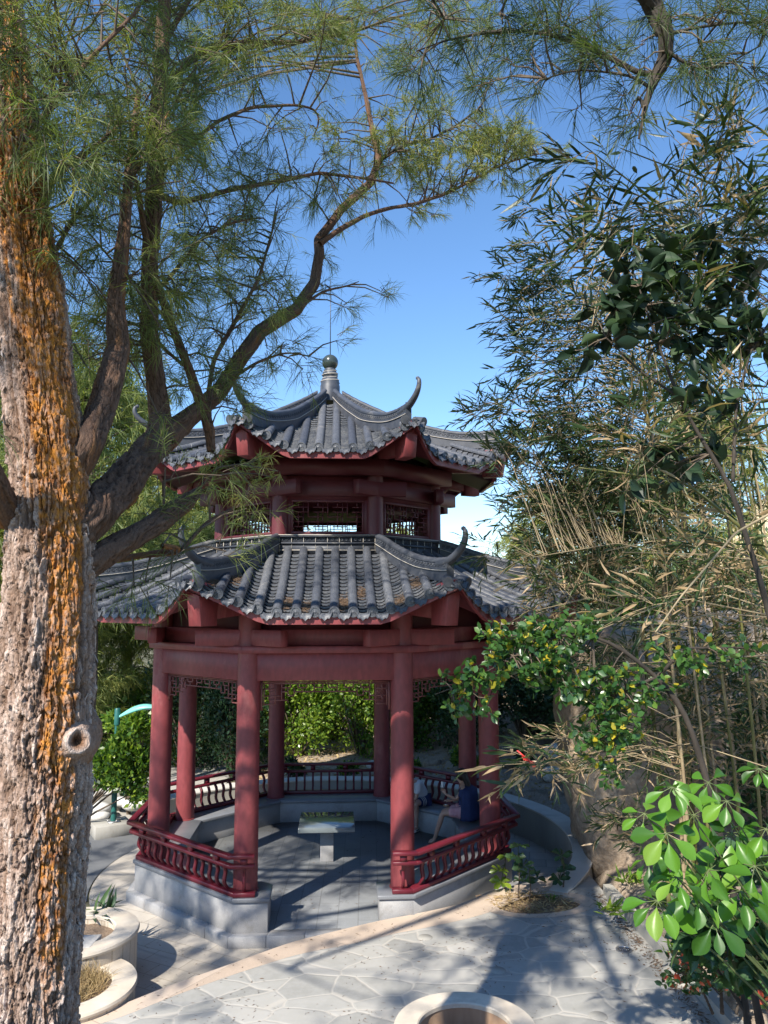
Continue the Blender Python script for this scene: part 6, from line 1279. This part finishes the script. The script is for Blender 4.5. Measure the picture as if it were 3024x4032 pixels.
# the broad-leaved shrub beside the street lamp, and bright plants at the pavilion's left corner
shrub(P(262, 1600, Yl-.4)[0], Yl-.4, .62, .28, .68, 1.42, 4200, 'leaf_bg', 'bushy shrub with pale glossy leaves growing round the lamp post', (.10, .17), (0, 1), group='shrubs by the lamp', root=(-5.75, Yl+.1))
shrub(-4.75, 3.9, .65, .5, .55, 1.95, 2200, 'leaf_bg', 'spreading leafy branch end right of the lamp, with yellowish flower tufts', (.10, .17), (.3, 1), group='shrubs by the lamp')
shrub(-3.95, 3.6, .35, .3, .25, .22, 420, 'leaf_sch', 'small bright green plant beside the path at the left corner', (.08, .13), (.4, 1), cat='plant', name='low_plant', group='low plants by the path')
shrub(-4.35, 3.9, .3, .3, .3, .25, 320, 'leaf_sch', 'small bright plant nearer the lamp footing', (.08, .13), (.3, 1), cat='plant', name='low_plant', group='low plants by the path')

def far_tree(x, y, h, r, label, n=150, tint=(.2, 1), z_low=.3, trunk=.16, lean=0., mat='needle_far', sz=.8, NW=.011):
    z0 = gz(x, y); t = empty('casuarina_tree', (x, y, z0), label, 'tree', 'casuarinas beyond the pavilion'); tk = MB()
    q = catmull([(x, y, z0-.2), (x+.12+lean*.3, y, z0+h*.3), (x-.1+lean*.6, y+.1, z0+h*.62), (x+lean, y, z0+h*.97)], 8); rad = np.linspace(trunk, .02, len(q))*(1+.08*np.sin(np.arange(len(q))*2.1)); tk.tube(q, rad, 12); tko = tk.build('trunk', M['bark2'], t, smooth=True)
    nb, tw, lb = MB(), MB(), MB()
    for i in range(n):
        f = z_low+(1-z_low)*RNG.random()**.9; p = along(q, f); a = RNG.uniform(0, 2*np.pi); rr_ = r*math.sin(min(1, (1-f)/(1-z_low)*1.3+.22)*math.pi*.52)*RNG.uniform(.25, 1.); e = p+np.array([math.cos(a)*rr_, math.sin(a)*rr_, rr_*RNG.uniform(-.1, .45)])
        if i % 3 == 0: lb.tube([p, (p+e)/2+np.array([0, 0, .12*rr_]), e], [.035, .022, .010], 4, cap=False)
        spray(e, nrm(e-p+np.array([0, 0, -.3])), sz, 7, 17, (.22, .45), NW, tint, .55, .8, nb=nb, tw=tw)
    nb.build('foliage', M[mat], t); lb.build('limbs', M['bark2'], t); tw.build('twigs', M['twig'], t); return t
FT = [(-6.1, 4.7, 11.5, 2.0, 'casuarina with a rough dark trunk standing right behind the street lamp', 130, (0, .7), .38, .17), (-4.0, 10.6, 7.6, 1.9, 'dark drooping casuarina seen between the left columns of the pavilion', 190, (0, .35), .06, .13), (-2.6, 12.6, 6.2, 1.9, 'low dark casuarina behind the back left column', 150, (0, .4), .05, .12),
      (-6.2, 14.5, 10.5, 2.9, 'sunlit yellow-green casuarina just left of the upper storey', 240, (.5, 1), .05, .2), (-9.6, 13.0, 12.5, 3.0, 'tall sunlit casuarina seen between the big trunk and its thick limb', 230, (.2, 1), .06, .22), (-13.8, 15.5, 14., 3.6, 'tall casuarina at the far left behind the big trunk', 220, (.1, .9), .06, .25), (-9.0, 7.8, 9.0, 2.4, 'mid-distance casuarina low behind the lamp and the path', 170, (.2, 1), .12, .2),
      (-4.6, 20, 11.5, 3.4, 'pale distant casuarina beyond the left roof corner', 200, (.6, 1), .05, .2), (-17, 24, 17, 4.5, 'far casuarina at the left margin', 160, (.3, 1), .05, .3), (-10.5, 22, 15, 3.8, 'far casuarina behind the limb fork', 180, (.3, 1), .05, .3), (1.5, 17, 6.8, 2.6, 'distant casuarina low behind the pavilion roof', 110, (.4, 1), .05, .2), (-12.2, 8.2, 11, 2.8, 'shaded casuarina left of the trunk, beyond the planters', 150, (0, .8), .05, .22),
      (13.5, 14.5, 8.2, 2.6, 'yellow-green casuarina behind the bamboo at the right', 150, (.6, 1), .05, .2), (10.2, 13.5, 6.0, 2.2, 'lower casuarina behind the bamboo, nearer the pavilion roof', 110, (.4, 1), .05, .18), (8.4, 17.5, 5.3, 2.2, 'small distant casuarina right of the lower roof corner', 90, (.4, 1), .05, .15)]
for f_ in FT: far_tree(*f_[:9][:5], int(f_[5]*1.45), f_[6], f_[7], f_[8])
# low undergrowth that closes the gaps at the far left
mb = MB(); n = 26000; x = RNG.uniform(-24, -4.6, n); y = RNG.uniform(9, 24, n); z = np.array(height(x, y))+RNG.random(n)**1.6*(1.2+1.6*fbm(x*.5, y*.5, 6)); mb.inst(*QLEAF, np.c_[x, y, z], rdir(n), rdir(n, (.0, 1)), RNG.uniform(.18, .34, n), RNG.uniform(0, 1, n))
tag(mb.build('undergrowth', M['leaf_bg']), kind='stuff')
mb = MB(); n = 5000; x = RNG.uniform(-3, 9.5, n); y = RNG.uniform(2.0, 9, n); k_ = (np.hypot(x, y) > 4.8)&((x-6.1)**2+(y+.9)**2 > 5); x, y = x[k_], y[k_]; n = len(x)
z = np.array(height(x, y))+.01; mb.inst(*QLEAF, np.c_[x, y, z], rdir(n, (-.1, .25)), rdir(n, (.4, 1)), RNG.uniform(.05, .11, n), RNG.uniform(0, 1, n)); tag(mb.build('fallen_leaves', M['straw']), kind='stuff')

# needles, bits of leaf and twig lying on the paving
def litter(n, x0, x1, y0, y1, z, ok):
    x = RNG.uniform(x0, x1, n); y = RNG.uniform(y0, y1, n); k_ = ok(x, y)&(fbm(x*1.7, y*1.7, 5) > RNG.uniform(.35, .75, n)); x, y = x[k_], y[k_]; n = len(x)
    mb = MB(); mb.inst(*QLEAF, np.c_[x, y, np.full(n, z+.004)], rdir(n, (-.02, .06)), rdir(n, (.8, 1)), np.c_[RNG.uniform(.02, .07, n), RNG.uniform(.006, .02, n), np.full(n, .02)], RNG.uniform(0, 1, n)); return mb
oute = lambda x, y: y < np.interp(x, edge[:, 0], edge[:, 1])-.05
mb = litter(5200, -2.5, 4.36, -9, -1.9, tz, oute)
n = 900; y = RNG.uniform(-8, -2.3, n); x = 4.30+.05*(y+2.3)*-.02-np.abs(RNG.normal(size=n))*.09+(-y-2.3)*.022; mb.inst(*QLEAF, np.c_[x, y, np.full(n, tz+.006)], rdir(n, (-.02, .1)), rdir(n, (.7, 1)), np.c_[RNG.uniform(.03, .09, n), RNG.uniform(.008, .03, n), np.full(n, .02)], RNG.uniform(0, 1, n))
tag(mb.build('leaf_litter', M['litter']), kind='stuff')
mb = litter(1500, -2.4, 2.4, -3.0, 2.3, FZ, lambda x, y: np.hypot(x, y) < 2.4); tag(mb.build('leaf_litter', M['litter']), kind='stuff')
mb = litter(1500, -4.0, .5, -6, -2.0, -.128, lambda x, y: (np.hypot(x, y) > 3.5)&(y > np.interp(x, edge[:, 0], edge[:, 1])+.1)); tag(mb.build('leaf_litter', M['litter']), kind='stuff')
